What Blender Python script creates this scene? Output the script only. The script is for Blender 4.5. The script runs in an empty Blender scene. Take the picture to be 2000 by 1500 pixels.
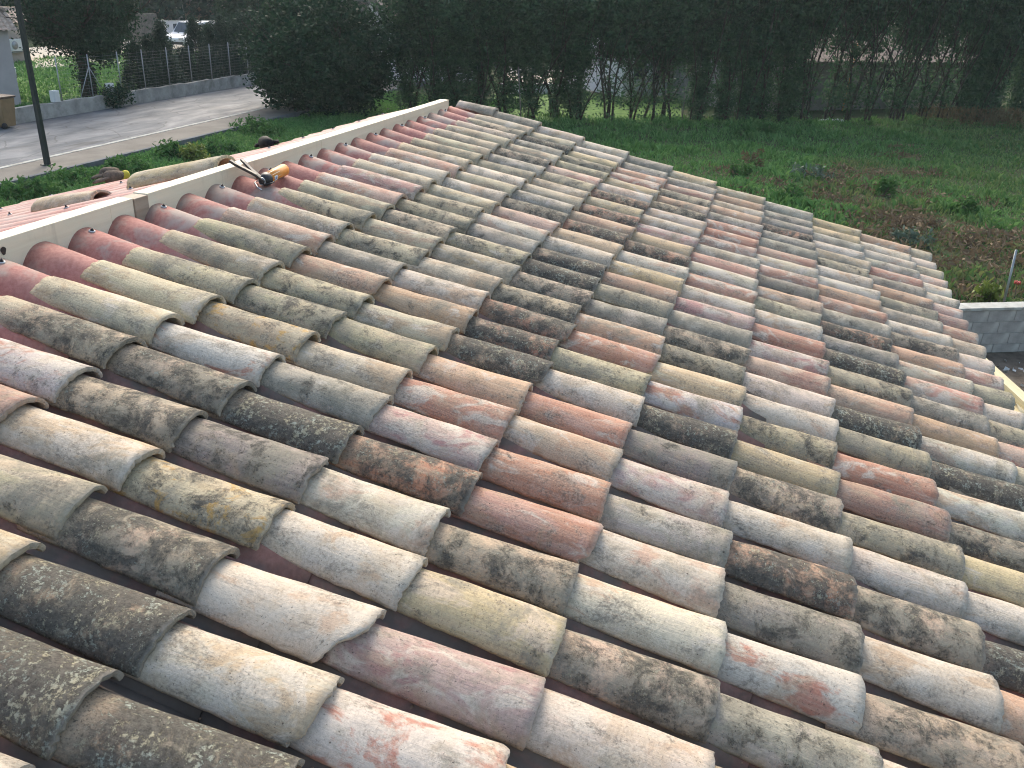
import bpy, bmesh, math, random
import numpy as np
from mathutils import Matrix, Vector, Euler
R_ = math.radians
SC = bpy.context.scene
COL = SC.collection

# ------------------------------------------------------------------ camera, world, sun, exposure
CAM = Vector((-2.29928, -2.14923, 5.3))
ROT = Matrix(((0.278009, 0.396657, -0.874856), (-0.959732, 0.152927, -0.235644), (0.040319, 0.905139, 0.423200)))
cam_data = bpy.data.cameras.new('camera'); cam = bpy.data.objects.new('camera', cam_data); COL.objects.link(cam)
cam.matrix_world = Matrix.Translation(CAM) @ ROT.to_4x4()
cam_data.sensor_width = 36.0; cam_data.lens = 36.0 * 1676 / 2000
cam_data.clip_start = 0.05; cam_data.clip_end = 3000
SC.camera = cam

SUN_AZ, SUN_EL = 24.0, 38.0          # azimuth from +X towards +Y; elevation
w = bpy.data.worlds.new('World'); SC.world = w; w.use_nodes = True
nt = w.node_tree; nt.nodes.clear()
sky = nt.nodes.new('ShaderNodeTexSky'); sky.sky_type = 'NISHITA'; sky.sun_disc = False
sky.sun_elevation = R_(SUN_EL); sky.sun_rotation = R_(90 - SUN_AZ)
sky.air_density = 1.4; sky.dust_density = 4.0; sky.ozone_density = 1.0
bg = nt.nodes.new('ShaderNodeBackground'); bg.inputs[1].default_value = 0.15
wo = nt.nodes.new('ShaderNodeOutputWorld')
nt.links.new(sky.outputs[0], bg.inputs[0]); nt.links.new(bg.outputs[0], wo.inputs[0])
sd = bpy.data.lights.new('sun', 'SUN'); sd.energy = 1.1; sd.angle = R_(26); sd.color = (1.0, 0.955, 0.88)
so = bpy.data.objects.new('sun', sd); COL.objects.link(so)
tosun = Vector((math.cos(R_(SUN_EL)) * math.cos(R_(SUN_AZ)), math.cos(R_(SUN_EL)) * math.sin(R_(SUN_AZ)), math.sin(R_(SUN_EL))))
so.rotation_euler = tosun.to_track_quat('Z', 'Y').to_euler(); so.location = (0, 0, 30)
SC.view_settings.view_transform = 'Standard'; SC.view_settings.look = 'None'
SC.view_settings.exposure = 1.04; SC.view_settings.gamma = 1.0
SC.view_settings.use_curve_mapping = False
SC.cycles.filter_width = 1.1; SC.cycles.use_denoising = True

rng = random.Random(7); nrg = np.random.default_rng(7)
F = 1676.0
def ray(px, py):
    return ROT @ Vector(((px - 1000) / F, -(py - 750) / F, -1.0))
def G(px, py, z=0.0):
    d = ray(px, py); return CAM + d * ((z - CAM.z) / d.z)
def AX(px, py, X):
    d = ray(px, py); return CAM + d * ((X - CAM.x) / d.x)
def AY(px, py, Y):
    d = ray(px, py); return CAM + d * ((Y - CAM.y) / d.y)

# ------------------------------------------------------------------ material helpers
class NB:
    def __init__(s, name):
        s.m = bpy.data.materials.new(name); s.m.use_nodes = True
        s.t = s.m.node_tree; s.t.nodes.clear()
        s.out = s.t.nodes.new('ShaderNodeOutputMaterial')
    def n(s, typ, **kw):
        nd = s.t.nodes.new(typ)
        for k, v in kw.items(): setattr(nd, k, v)
        return nd
    def L(s, a, b): s.t.links.new(a, b)
    def put(s, sock, v):
        if hasattr(v, 'is_output') or isinstance(v, bpy.types.NodeSocket): s.L(v, sock)
        elif isinstance(v, (tuple, list)):
            sock.default_value = (*v, 1.0) if (len(v) == 3 and len(sock.default_value) == 4) else v
        else: sock.default_value = v
    def math(s, op, a, b=0.0, c=None, clamp=False):
        nd = s.n('ShaderNodeMath', operation=op, use_clamp=clamp)
        s.put(nd.inputs[0], a); s.put(nd.inputs[1], b)
        if c is not None: s.put(nd.inputs[2], c)
        return nd.outputs[0]
    def vmath(s, op, a, b):
        nd = s.n('ShaderNodeVectorMath', operation=op); s.put(nd.inputs[0], a); s.put(nd.inputs[1], b); return nd.outputs[0]
    def vscale(s, a, f):
        nd = s.n('ShaderNodeVectorMath', operation='SCALE'); s.put(nd.inputs[0], a); s.put(nd.inputs[3], f); return nd.outputs[0]
    def noise(s, vec, scale, detail=4, rough=0.55, dist=0.0):
        nd = s.n('ShaderNodeTexNoise'); s.put(nd.inputs['Vector'], vec)
        nd.inputs['Scale'].default_value = scale; nd.inputs['Detail'].default_value = detail
        nd.inputs['Roughness'].default_value = rough; nd.inputs['Distortion'].default_value = dist
        return nd.outputs[0]
    def voro(s, vec, scale, feature='F1'):
        nd = s.n('ShaderNodeTexVoronoi', feature=feature); s.put(nd.inputs['Vector'], vec); nd.inputs['Scale'].default_value = scale
        return nd.outputs[0]
    def mix(s, f, a, b, mode='MIX'):
        nd = s.n('ShaderNodeMix', data_type='RGBA', blend_type=mode)
        s.put(nd.inputs[0], f); s.put(nd.inputs[6], a); s.put(nd.inputs[7], b); return nd.outputs[2]
    def ramp(s, v, lo, hi, a=0.0, b=1.0):
        nd = s.n('ShaderNodeMapRange', clamp=True)
        s.put(nd.inputs[0], v); s.put(nd.inputs[1], lo); s.put(nd.inputs[2], hi); s.put(nd.inputs[3], a); s.put(nd.inputs[4], b)
        return nd.outputs[0]
    def cover(s, noise, amount, width, base=0.70, span=0.42):
        lo = s.math('MULTIPLY_ADD', amount, -span, base)
        return s.math('DIVIDE', s.math('SUBTRACT', noise, lo), width, clamp=True)
    def coord(s, which='Object'): return s.n('ShaderNodeTexCoord').outputs[which]
    def mapv(s, vec, scale=(1, 1, 1), rot=(0, 0, 0)):
        nd = s.n('ShaderNodeMapping'); s.put(nd.inputs[0], vec); nd.inputs['Scale'].default_value = scale; nd.inputs['Rotation'].default_value = rot
        return nd.outputs[0]
    def bump(s, h, strength, dist=0.01, prev=None):
        nd = s.n('ShaderNodeBump'); s.put(nd.inputs['Height'], h); nd.inputs['Strength'].default_value = strength
        nd.inputs['Distance'].default_value = dist
        if prev is not None: s.L(prev, nd.inputs['Normal'])
        return nd.outputs[0]
    def done(s, color, rough=0.85, normal=None, spec=0.3, metallic=0.0, trans=0.0):
        p = s.n('ShaderNodeBsdfPrincipled'); s.put(p.inputs['Base Color'], color); s.put(p.inputs['Roughness'], rough)
        p.inputs['Specular IOR Level'].default_value = spec; p.inputs['Metallic'].default_value = metallic
        if normal is not None: s.L(normal, p.inputs['Normal'])
        sh = p.outputs[0]
        if trans:
            tr = s.n('ShaderNodeBsdfTranslucent'); s.put(tr.inputs[0], color)
            mx = s.n('ShaderNodeMixShader'); mx.inputs[0].default_value = trans
            s.L(sh, mx.inputs[1]); s.L(tr.outputs[0], mx.inputs[2]); sh = mx.outputs[0]
        s.L(sh, s.out.inputs[0]); return s.m

def simple(name, col, rough=0.7, var=0.15, scale=6.0, bump=0.15, spec=0.3, metallic=0.0, stain=None, detail=6):
    b = NB(name); c = b.coord(); n1 = b.noise(c, scale, detail, 0.6)
    dark = tuple(x * (1 - var * 1.6) for x in col); lite = tuple(min(1, x * (1 + var)) for x in col)
    colr = b.mix(b.ramp(n1, 0.3, 0.7), dark, lite)
    if stain: 
        n2 = b.noise(b.vmath('ADD', c, (7.3, 1.1, 4.2)), scale * 0.6, 8, 0.65)
        colr = b.mix(b.math('MULTIPLY', b.ramp(n2, 0.5, 0.68), 0.75), colr, stain)
    nr = b.bump(b.noise(c, scale * 9, 4, 0.6), bump, 0.004) if bump else None
    return b.done(colr, rough, nr, spec, metallic)

def clay_material():
    b = NB('old_clay_tile')
    def prm(name):
        o = b.n('ShaderNodeAttribute', attribute_type='OBJECT', attribute_name=name)
        g = b.n('ShaderNodeAttribute', attribute_type='GEOMETRY', attribute_name='geo_' + name)
        return b.vmath('ADD', o.outputs['Vector'], g.outputs['Vector'])
    base, patch, pa, pb = prm('base'), prm('patch'), prm('mixes'), prm('growth')
    sa = b.n('ShaderNodeSeparateXYZ'); b.L(pa, sa.inputs[0]); sb = b.n('ShaderNodeSeparateXYZ'); b.L(pb, sb.inputs[0])
    patchy, wash, grime = sa.outputs; lichen, ochre, seed = sb.outputs
    uvn = b.n('ShaderNodeUVMap'); uvn.uv_map = 'uv'
    uv = uvn.outputs[0]; su = b.n('ShaderNodeSeparateXYZ'); b.L(uv, su.inputs[0]); U, V = su.outputs[0], su.outputs[1]
    # surface coordinate of the tile in metres (around, along), with an offset of its own per tile
    cm = b.n('ShaderNodeCombineXYZ'); b.L(b.math('MULTIPLY', U, 0.24), cm.inputs[0]); b.L(b.math('MULTIPLY', V, 0.47), cm.inputs[1]); b.L(b.math('MULTIPLY', seed, 37.0), cm.inputs[2])
    P = cm.outputs[0]
    def off(x): return b.vmath('ADD', P, (x, x * 1.7, x * 0.37))
    streak = b.noise(b.mapv(P, (62, 3.4, 1)), 1.0, 5, 0.62, 0.7)
    streak2 = b.noise(b.mapv(off(3.3), (170, 9.0, 1)), 1.0, 3, 0.6, 0.8)
    stretch = b.mapv(off(9.1), (1.0, 0.55, 1))
    n_patch = b.noise(stretch, 9, 9, 0.68, 0.5)
    n_wash = b.noise(b.mapv(off(4.7), (1.0, 0.6, 1)), 13, 8, 0.62, 0.8)
    n_grime = b.noise(off(14.2), 8, 10, 0.70, 0.4)
    n_lich = b.noise(off(21.7), 13, 12, 0.78, 0.3)
    n_fine = b.noise(off(2.2), 120, 5, 0.65)
    n_och = b.noise(off(30.1), 15, 8, 0.68, 0.5)
    col = b.mix(b.cover(n_patch, patchy, 0.07), base, patch)
    col = b.mix(b.math('MULTIPLY', b.ramp(streak, 0.40, 0.66), 0.42), col, b.mix(0.55, col, (0.68, 0.57, 0.43)))
    w1 = b.math('MULTIPLY', b.cover(n_wash, wash, 0.09), 0.8)
    col = b.mix(w1, col, b.mix(n_patch, (0.53, 0.485, 0.43), (0.57, 0.485, 0.365)))
    n_st = b.noise(off(25.9), 7, 8, 0.66, 0.6)
    col = b.mix(b.math('MULTIPLY', b.ramp(n_st, 0.50, 0.64), 0.5), col, b.mix(n_wash, (0.34, 0.23, 0.13), (0.44, 0.36, 0.25)))
    n_sm = b.noise(b.mapv(off(33.1), (1.0, 0.6, 1)), 11, 12, 0.76, 0.4)
    col = b.mix(b.math('MULTIPLY', b.ramp(n_sm, 0.54, 0.62), 0.6), col, b.mix(b.ramp(n_fine, 0.40, 0.56), (0.10, 0.093, 0.078), (0.29, 0.265, 0.215)))
    # the covered head stays cleaner, edges are worn
    head = b.ramp(b.math('ADD', V, b.math('MULTIPLY', n_grime, 0.15)), 0.24, 0.36)
    g1 = b.math('MULTIPLY', b.math('MULTIPLY', b.cover(n_grime, grime, 0.14), head), 0.8)
    col = b.mix(g1, col, b.mix(n_wash, (0.17, 0.155, 0.13), (0.30, 0.28, 0.205)))
    midzone = b.math('MULTIPLY', head, b.ramp(b.math('ABSOLUTE', b.math('SUBTRACT', U, 0.5)), 0.30, 0.52, 1.0, 0.75))
    l1 = b.math('MULTIPLY', b.cover(n_lich, lichen, 0.10, 0.66, 0.33), midzone)
    col = b.mix(b.math('MULTIPLY', l1, 0.92), col, b.mix(b.ramp(b.noise(off(8.8), 70, 8, 0.78), 0.36, 0.64), (0.020, 0.020, 0.018), (0.12, 0.113, 0.095)))
    sp = b.math('ADD', b.math('MULTIPLY', b.noise(off(17.3), 95, 8, 0.78), 0.65), b.math('MULTIPLY', b.noise(off(18.6), 22, 6, 0.7), 0.35))
    spk = b.math('MULTIPLY', b.ramp(sp, b.math('MULTIPLY_ADD', lichen, -0.105, 0.62), b.math('MULTIPLY_ADD', lichen, -0.105, 0.645)), b.math('MULTIPLY', b.ramp(lichen, 0.2, 0.6), midzone))
    col = b.mix(b.math('MULTIPLY', spk, 0.72), col, b.mix(b.ramp(b.noise(off(12.0), 20, 3), 0.4, 0.6), (0.44, 0.40, 0.27), (0.36, 0.40, 0.34)))
    pep = b.noise(off(41.3), 150, 6, 0.75)
    pepm = b.math('MULTIPLY', b.ramp(pep, b.math('MULTIPLY_ADD', lichen, -0.07, 0.60), b.math('MULTIPLY_ADD', lichen, -0.07, 0.65)), b.ramp(n_lich, 0.35, 0.55))
    col = b.mix(b.math('MULTIPLY', pepm, 0.8), col, (0.03, 0.028, 0.024))
    oc = b.math('MULTIPLY', b.cover(n_och, ochre, 0.08, 0.74, 0.22), 0.85)
    col = b.mix(oc, col, b.mix(n_lich, (0.44, 0.20, 0.035), (0.48, 0.36, 0.13)))
    # pits and small specks
    pit = b.ramp(b.voro(off(6.0), 52), 0.05, 0.11, 1.0, 0.0)
    pit = b.math('MULTIPLY', pit, b.ramp(n_grime, 0.52, 0.6))
    col = b.mix(b.math('MULTIPLY', pit, 0.75), col, (0.06, 0.05, 0.04))
    col = b.mix(b.math('MULTIPLY', b.ramp(n_fine, 0.36, 0.60, 0.45, 0.0), b.ramp(n_sm, 0.38, 0.60, 0.15, 1.0)), col, (0.10, 0.085, 0.07))
    # worn pale rim at the lower end
    rimm = b.math('MULTIPLY', b.ramp(b.math('ADD', V, b.math('MULTIPLY', n_wash, 0.05)), 1.0, 1.03), 0.45)
    col = b.mix(rimm, col, (0.42, 0.38, 0.32))
    h = b.math('ADD', b.math('MULTIPLY', streak, 0.32), b.math('MULTIPLY', streak2, 0.10))
    h = b.math('ADD', h, b.math('MULTIPLY', n_fine, 0.35)); h = b.math('ADD', h, b.math('MULTIPLY', l1, 0.35))
    h = b.math('ADD', h, b.math('MULTIPLY', spk, 0.25)); h = b.math('SUBTRACT', h, b.math('MULTIPLY', pit, 0.8))
    h = b.math('ADD', h, b.math('MULTIPLY', n_patch, 0.6))
    nr = b.bump(h, 0.75, 0.007)
    return b.done(col, b.math('MULTIPLY_ADD', g1, 0.15, 0.78), nr, 0.25)

def sheet_material(gap_shade=False):
    b = NB('gap_shaded_grey_fibre_cement' if gap_shade else 'red_fibre_cement'); c = b.coord()
    n1 = b.noise(c, 5.5, 6, 0.6, 0.5); n2 = b.noise(c, 60, 5, 0.65); n3 = b.noise(b.vmath('ADD', c, (4, 9, 2)), 2.4, 5, 0.6)
    col = b.mix(b.ramp(n2, 0.35, 0.65), (0.33, 0.145, 0.122), (0.44, 0.22, 0.185))
    col = b.mix(b.math('MULTIPLY', b.ramp(n1, 0.49, 0.60), 0.8), col, b.mix(n2, (0.33, 0.29, 0.25), (0.42, 0.36, 0.31)))
    col = b.mix(b.math('MULTIPLY', b.ramp(n3, 0.5, 0.7), 0.3), col, (0.23, 0.19, 0.16))
    if gap_shade: col = b.mix(b.ramp(n1, 0.36, 0.55, 0.35, 0.95), col, b.mix(n2, (0.125, 0.108, 0.092), (0.18, 0.155, 0.13)))  # grey-brown sheet, darkened so shade in the gaps between tiles is painted in
    return b.done(col, 0.8, b.bump(n2, 0.12, 0.003), 0.2)
def sheet_back_material():
    b = NB('pink_fibre_cement'); c = b.coord()
    n1 = b.noise(b.mapv(c, (3.0, 0.8, 1)), 4, 6, 0.6, 0.4); n2 = b.noise(c, 60, 5, 0.65)
    col = b.mix(b.ramp(n2, 0.35, 0.65), (0.40, 0.17, 0.14), (0.47, 0.24, 0.20))
    col = b.mix(b.math('MULTIPLY', b.ramp(n1, 0.42, 0.62), 0.65), col, (0.54, 0.45, 0.39))
    return b.done(col, 0.6, b.bump(n2, 0.12, 0.003), 0.4)
def timber_material(name, a, c2, scale=1.0):
    b = NB(name); c = b.coord()
    g = b.noise(b.mapv(c, (1.2 * scale, 26 * scale, 26 * scale)), 1.0, 5, 0.6, 0.6)
    n = b.noise(c, 2.5, 4, 0.6)
    col = b.mix(b.ramp(g, 0.3, 0.72), a, c2)
    col = b.mix(b.math('MULTIPLY', b.ramp(n, 0.55, 0.75), 0.25), col, tuple(x * 0.7 for x in a))
    v = b.noise(b.mapv(c, (9, 9, 1.4)), 1.0, 6, 0.65)
    col = b.mix(b.math('MULTIPLY', b.ramp(v, 0.56, 0.68), 0.4), col, tuple(x * 0.55 for x in a))
    k = b.voro(b.mapv(c, (3.0, 12, 12)), 1.0)
    col = b.mix(b.ramp(k, 0.035, 0.075, 0.75, 0.0), col, tuple(x * 0.3 for x in a))
    return b.done(col, 0.62, b.bump(g, 0.25, 0.004), 0.3)
def leaf_material(name, dark, lite, trans=0.25, scale=2.0, rough=0.55, spec=0.2):
    b = NB(name); c = b.coord()
    gi = b.n('ShaderNodeNewGeometry')
    n1 = b.noise(c, scale, 3, 0.6)
    f = b.math('ADD', b.math('MULTIPLY', gi.outputs['Random Per Island'], 0.45), b.math('MULTIPLY', b.ramp(n1, 0.42, 0.60), 0.55))
    return b.done(b.mix(f, dark, lite), rough, None, spec, trans=trans)

MAT = {}
def build_materials():
    M = MAT
    M['clay'] = clay_material(); M['sheet'] = sheet_material(); M['sheet_gap_shade'] = sheet_material(True); M['sheet_back'] = sheet_back_material()
    M['timber'] = timber_material('fresh_pine_timber', (0.66, 0.58, 0.43), (0.77, 0.71, 0.56))
    M['timber_grey'] = timber_material('greyed_timber', (0.24, 0.19, 0.14), (0.38, 0.32, 0.25))
    M['plank'] = timber_material('pale_plank_timber', (0.52, 0.43, 0.24), (0.66, 0.58, 0.38))
    M['steel'] = simple('zinc_steel', (0.45, 0.46, 0.48), 0.35, 0.1, 20, 0.0, 0.5, 0.9)
    M['washer_metal'] = simple('bright_washer_metal', (0.58, 0.59, 0.60), 0.4, 0.1, 20, 0.0, 0.5, 0.2)
    M['rubber'] = simple('black_rubber', (0.02, 0.02, 0.02), 0.6, 0.2, 20, 0.0)
    M['gunmetal'] = simple('dark_worn_metal', (0.035, 0.036, 0.04), 0.45, 0.35, 30, 0.1, 0.4, 0.2)
    M['gunbrown'] = simple('rusty_handle_metal', (0.055, 0.045, 0.04), 0.5, 0.3, 30, 0.1, 0.4, 0.1)
    M['label_orange'] = simple('orange_cartridge_label', (0.62, 0.24, 0.04), 0.45, 0.12, 14, 0.0)
    M['label_pale'] = simple('pale_cartridge_label', (0.74, 0.58, 0.38), 0.45, 0.1, 14, 0.0)
    M['label_white'] = simple('white_sticker', (0.72, 0.73, 0.75), 0.5, 0.05, 14, 0.0)
    M['label_blue'] = simple('blue_print', (0.16, 0.26, 0.5), 0.5, 0.05, 14, 0.0)
    M['red_cap'] = simple('red_plastic', (0.45, 0.07, 0.05), 0.5, 0.1, 14, 0.0)
    M['lamp'] = simple('dark_green_paint', (0.010, 0.018, 0.020), 0.45, 0.2, 6, 0.0, 0.5)
    M['galv'] = simple('galvanised_steel', (0.30, 0.32, 0.33), 0.5, 0.12, 9, 0.0, 0.5, 0.5)
    M['concrete'] = simple('concrete_block_grey', (0.37, 0.35, 0.32), 0.9, 0.22, 4, 0.4, 0.2)
    M['coping'] = simple('pale_coping_concrete', (0.44, 0.44, 0.40), 0.9, 0.12, 6, 0.4, 0.2, stain=(0.2, 0.18, 0.15))
    M['old_render'] = simple('stained_render', (0.34, 0.33, 0.305), 0.9, 0.2, 2.2, 0.3, 0.2, stain=(0.12, 0.12, 0.105))
    M['kerb'] = simple('kerb_concrete', (0.36, 0.35, 0.33), 0.9, 0.15, 3, 0.3, 0.2, stain=(0.2, 0.2, 0.18))
    M['kerb_dark'] = simple('weathered_kerb_concrete', (0.13, 0.14, 0.15), 0.9, 0.2, 3, 0.3, 0.2)
    M['bark'] = simple('dark_bark', (0.06, 0.05, 0.042), 0.95, 0.35, 9, 0.6, 0.1)
    M['bark_grey'] = simple('grey_bark', (0.17, 0.16, 0.145), 0.95, 0.3, 9, 0.5, 0.1)
    M['wall_lilac'] = simple('lilac_grey_render', (0.43, 0.39, 0.39), 0.9, 0.06, 2, 0.2, 0.2)
    M['wall_pink'] = simple('pink_beige_render', (0.46, 0.36, 0.31), 0.9, 0.08, 2, 0.2, 0.2)
    M['wall_white'] = simple('white_render', (0.66, 0.65, 0.66), 0.9, 0.06, 2, 0.2, 0.2)
    M['wall_ochre'] = simple('brown_render', (0.26, 0.19, 0.14), 0.9, 0.12, 2, 0.2, 0.2)
    M['wall_grey'] = simple('grey_wall_render', (0.27, 0.26, 0.255), 0.9, 0.12, 2, 0.3, 0.2, stain=(0.16, 0.16, 0.15))
    M['wall_dark'] = simple('dark_stone_wall', (0.15, 0.135, 0.12), 0.9, 0.25, 5, 0.4, 0.2)
    M['roof_far'] = simple('pale_clay_roof', (0.44, 0.35, 0.28), 0.9, 0.3, 7, 0.3, 0.2, stain=(0.18, 0.14, 0.11))
    M['paint_white'] = simple('white_car_paint', (0.72, 0.74, 0.76), 0.25, 0.03, 3, 0.0, 0.6)
    M['glass'] = simple('dark_window_glass', (0.03, 0.04, 0.05), 0.08, 0.1, 3, 0.0, 0.7)
    M['shutter'] = simple('dark_shutter', (0.05, 0.06, 0.07), 0.6, 0.1, 3, 0.0)
    M['tyre'] = simple('tyre_rubber', (0.02, 0.02, 0.022), 0.8, 0.1, 9, 0.0)
    M['bin'] = simple('tan_plastic', (0.23, 0.15, 0.075), 0.5, 0.12, 4, 0.0, 0.4)
    M['bin_lid'] = simple('brown_plastic', (0.09, 0.055, 0.035), 0.5, 0.12, 4, 0.0, 0.4)
    M['white_plastic'] = simple('white_plastic', (0.62, 0.63, 0.62), 0.5, 0.06, 4, 0.0)
    M['glove_cloth'] = simple('dirty_glove_cloth', (0.15, 0.12, 0.095), 0.95, 0.3, 40, 0.5, 0.1)
    M['glove_yellow'] = simple('yellow_cuff', (0.55, 0.48, 0.06), 0.8, 0.1, 20, 0.1)
    M['black_cloth'] = simple('black_glove_cloth', (0.014, 0.014, 0.016), 0.75, 0.3, 30, 0.4, 0.2)
    M['debris_clay'] = simple('clay_crumbs', (0.30, 0.22, 0.16), 0.95, 0.4, 30, 0.0, 0.1)
    M['debris'] = simple('pale_debris', (0.5, 0.5, 0.48), 0.8, 0.15, 9, 0.2)
    M['leaf_hedge'] = leaf_material('hedge_leaf', (0.022, 0.058, 0.032), (0.095, 0.18, 0.085), 0.38)
    M['leaf_oak'] = leaf_material('dark_evergreen_leaf', (0.012, 0.034, 0.020), (0.036, 0.078, 0.038), 0.18, rough=0.65, spec=0.08)
    M['leaf_cypress'] = leaf_material('cypress_spray', (0.012, 0.032, 0.022), (0.034, 0.072, 0.042), 0.22)
    M['leaf_brown'] = leaf_material('dry_leaf', (0.10, 0.072, 0.048), (0.24, 0.18, 0.115), 0.2, rough=0.8, spec=0.1)
    M['leaf_tan'] = leaf_material('dry_stalk', (0.10, 0.075, 0.042), (0.22, 0.17, 0.095), 0.2, rough=0.8, spec=0.1)
    M['leaf_weed'] = leaf_material('weed_leaf', (0.042, 0.105, 0.03), (0.10, 0.21, 0.065), 0.3, rough=0.7, spec=0.06)
    M['leaf_silver'] = leaf_material('silver_green_leaf', (0.045, 0.08, 0.05), (0.16, 0.21, 0.16), 0.2)
    M['leaf_lime'] = leaf_material('yellow_green_leaf', (0.10, 0.15, 0.03), (0.24, 0.28, 0.07), 0.3)
    M['twig'] = simple('bare_twig', (0.13, 0.115, 0.10), 0.95, 0.3, 8, 0.0, 0.1)
    # grass blades: green, drier towards the far right and in dead patches
    b = NB('grass_blade'); gi = b.n('ShaderNodeNewGeometry'); pos = gi.outputs['Position']
    n1 = b.noise(pos, 0.35, 5, 0.6); n2 = b.noise(pos, 1.4, 4, 0.6)
    rnd = gi.outputs['Random Per Island']
    col = b.mix(rnd, (0.062, 0.160, 0.042), (0.15, 0.33, 0.10))
    col = b.mix(b.ramp(n2, 0.35, 0.7, 0.0, 0.6), col, b.mix(rnd, (0.062, 0.145, 0.038), (0.15, 0.28, 0.09)))
    at = b.n('ShaderNodeAttribute', attribute_type='GEOMETRY', attribute_name='dry')
    col = b.mix(b.math('MULTIPLY', at.outputs['Fac'], b.ramp(rnd, 0.1, 0.5)), col, b.mix(rnd, (0.055, 0.05, 0.022), (0.22, 0.20, 0.09)))
    M['grass'] = b.done(col, 0.6, None, 0.25, trans=0.3)
    # ground soil
    b = NB('field_soil'); gi = b.n('ShaderNodeNewGeometry'); pos = gi.outputs['Position']
    n1 = b.noise(pos, 0.5, 6, 0.65); n2 = b.noise(pos, 5.0, 6, 0.65)
    col = b.mix(b.ramp(n1, 0.4, 0.62), (0.030, 0.066, 0.020), (0.062, 0.066, 0.034))
    col = b.mix(b.ramp(n2, 0.4, 0.7, 0, 0.6), col, (0.035, 0.028, 0.018))
    M['soil'] = b.done(col, 0.95, b.bump(n2, 0.6, 0.05), 0.1)
    b = NB('bare_dirt'); c = b.coord(); n2 = b.noise(c, 3.0, 8, 0.7)
    M['dirt'] = b.done(b.mix(b.ramp(n2, 0.35, 0.7), (0.075, 0.06, 0.045), (0.19, 0.155, 0.12)), 0.95, b.bump(n2, 0.7, 0.05), 0.1)
    b = NB('old_asphalt'); c = b.coord(); n1 = b.noise(b.mapv(c, (0.35, 1, 1)), 1.3, 6, 0.62, 0.4); n2 = b.noise(c, 60, 4, 0.7)
    col = b.mix(b.ramp(n1, 0.35, 0.66), (0.072, 0.084, 0.099), (0.15, 0.168, 0.19))
    col = b.mix(b.ramp(n2, 0.3, 0.7, 0.35, 0.0), col, (0.04, 0.04, 0.04))
    wp = b.vmath('ADD', c, b.vscale(b.n('ShaderNodeTexNoise').outputs[1], 0.8))
    ck = b.voro(b.mapv(wp, (.45, .9, 1)), 1.0, 'DISTANCE_TO_EDGE'); pt = b.noise(b.mapv(c, (.5, 1, 1)), .55, 2, .4)
    col = b.mix(b.math('MULTIPLY', b.ramp(pt, .56, .58), .35), col, (0.06, 0.066, 0.074))
    col = b.mix(b.ramp(ck, .006, .02, .6, 0.0), col, (0.035, 0.037, 0.04))
    M['asphalt'] = b.done(col, b.ramp(n1, 0.35, 0.66, 0.85, 0.65), b.bump(n2, 0.3, 0.004), 0.4)
    b = NB('pavement_concrete'); c = b.coord(); n1 = b.noise(c, 1.1, 7, 0.65); n2 = b.noise(c, 40, 4, 0.7)
    col = b.mix(b.ramp(n1, 0.35, 0.66), (0.135, 0.123, 0.105), (0.20, 0.185, 0.16))
    M['pavement'] = b.done(b.mix(b.ramp(n2, 0.3, 0.6, 0.25, 0), col, (0.1, 0.09, 0.08)), 0.85, b.bump(n2, 0.2, 0.003), 0.25)
    b = NB('gravel_yard'); c = b.coord(); n1 = b.noise(c, 0.6, 7, 0.65)
    M['gravel'] = b.done(b.mix(b.ramp(n1, 0.35, 0.66), (0.44, 0.40, 0.32), (0.58, 0.53, 0.44)), 0.95, None, 0.1)
    b = NB('far_grass'); c = b.coord(); n1 = b.noise(c, 2.2, 6, 0.65)
    M['far_grass'] = b.done(b.mix(b.ramp(n1, 0.35, 0.66), (0.05, 0.115, 0.02), (0.12, 0.21, 0.05)), 0.9, None, 0.1)
build_materials()

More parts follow.
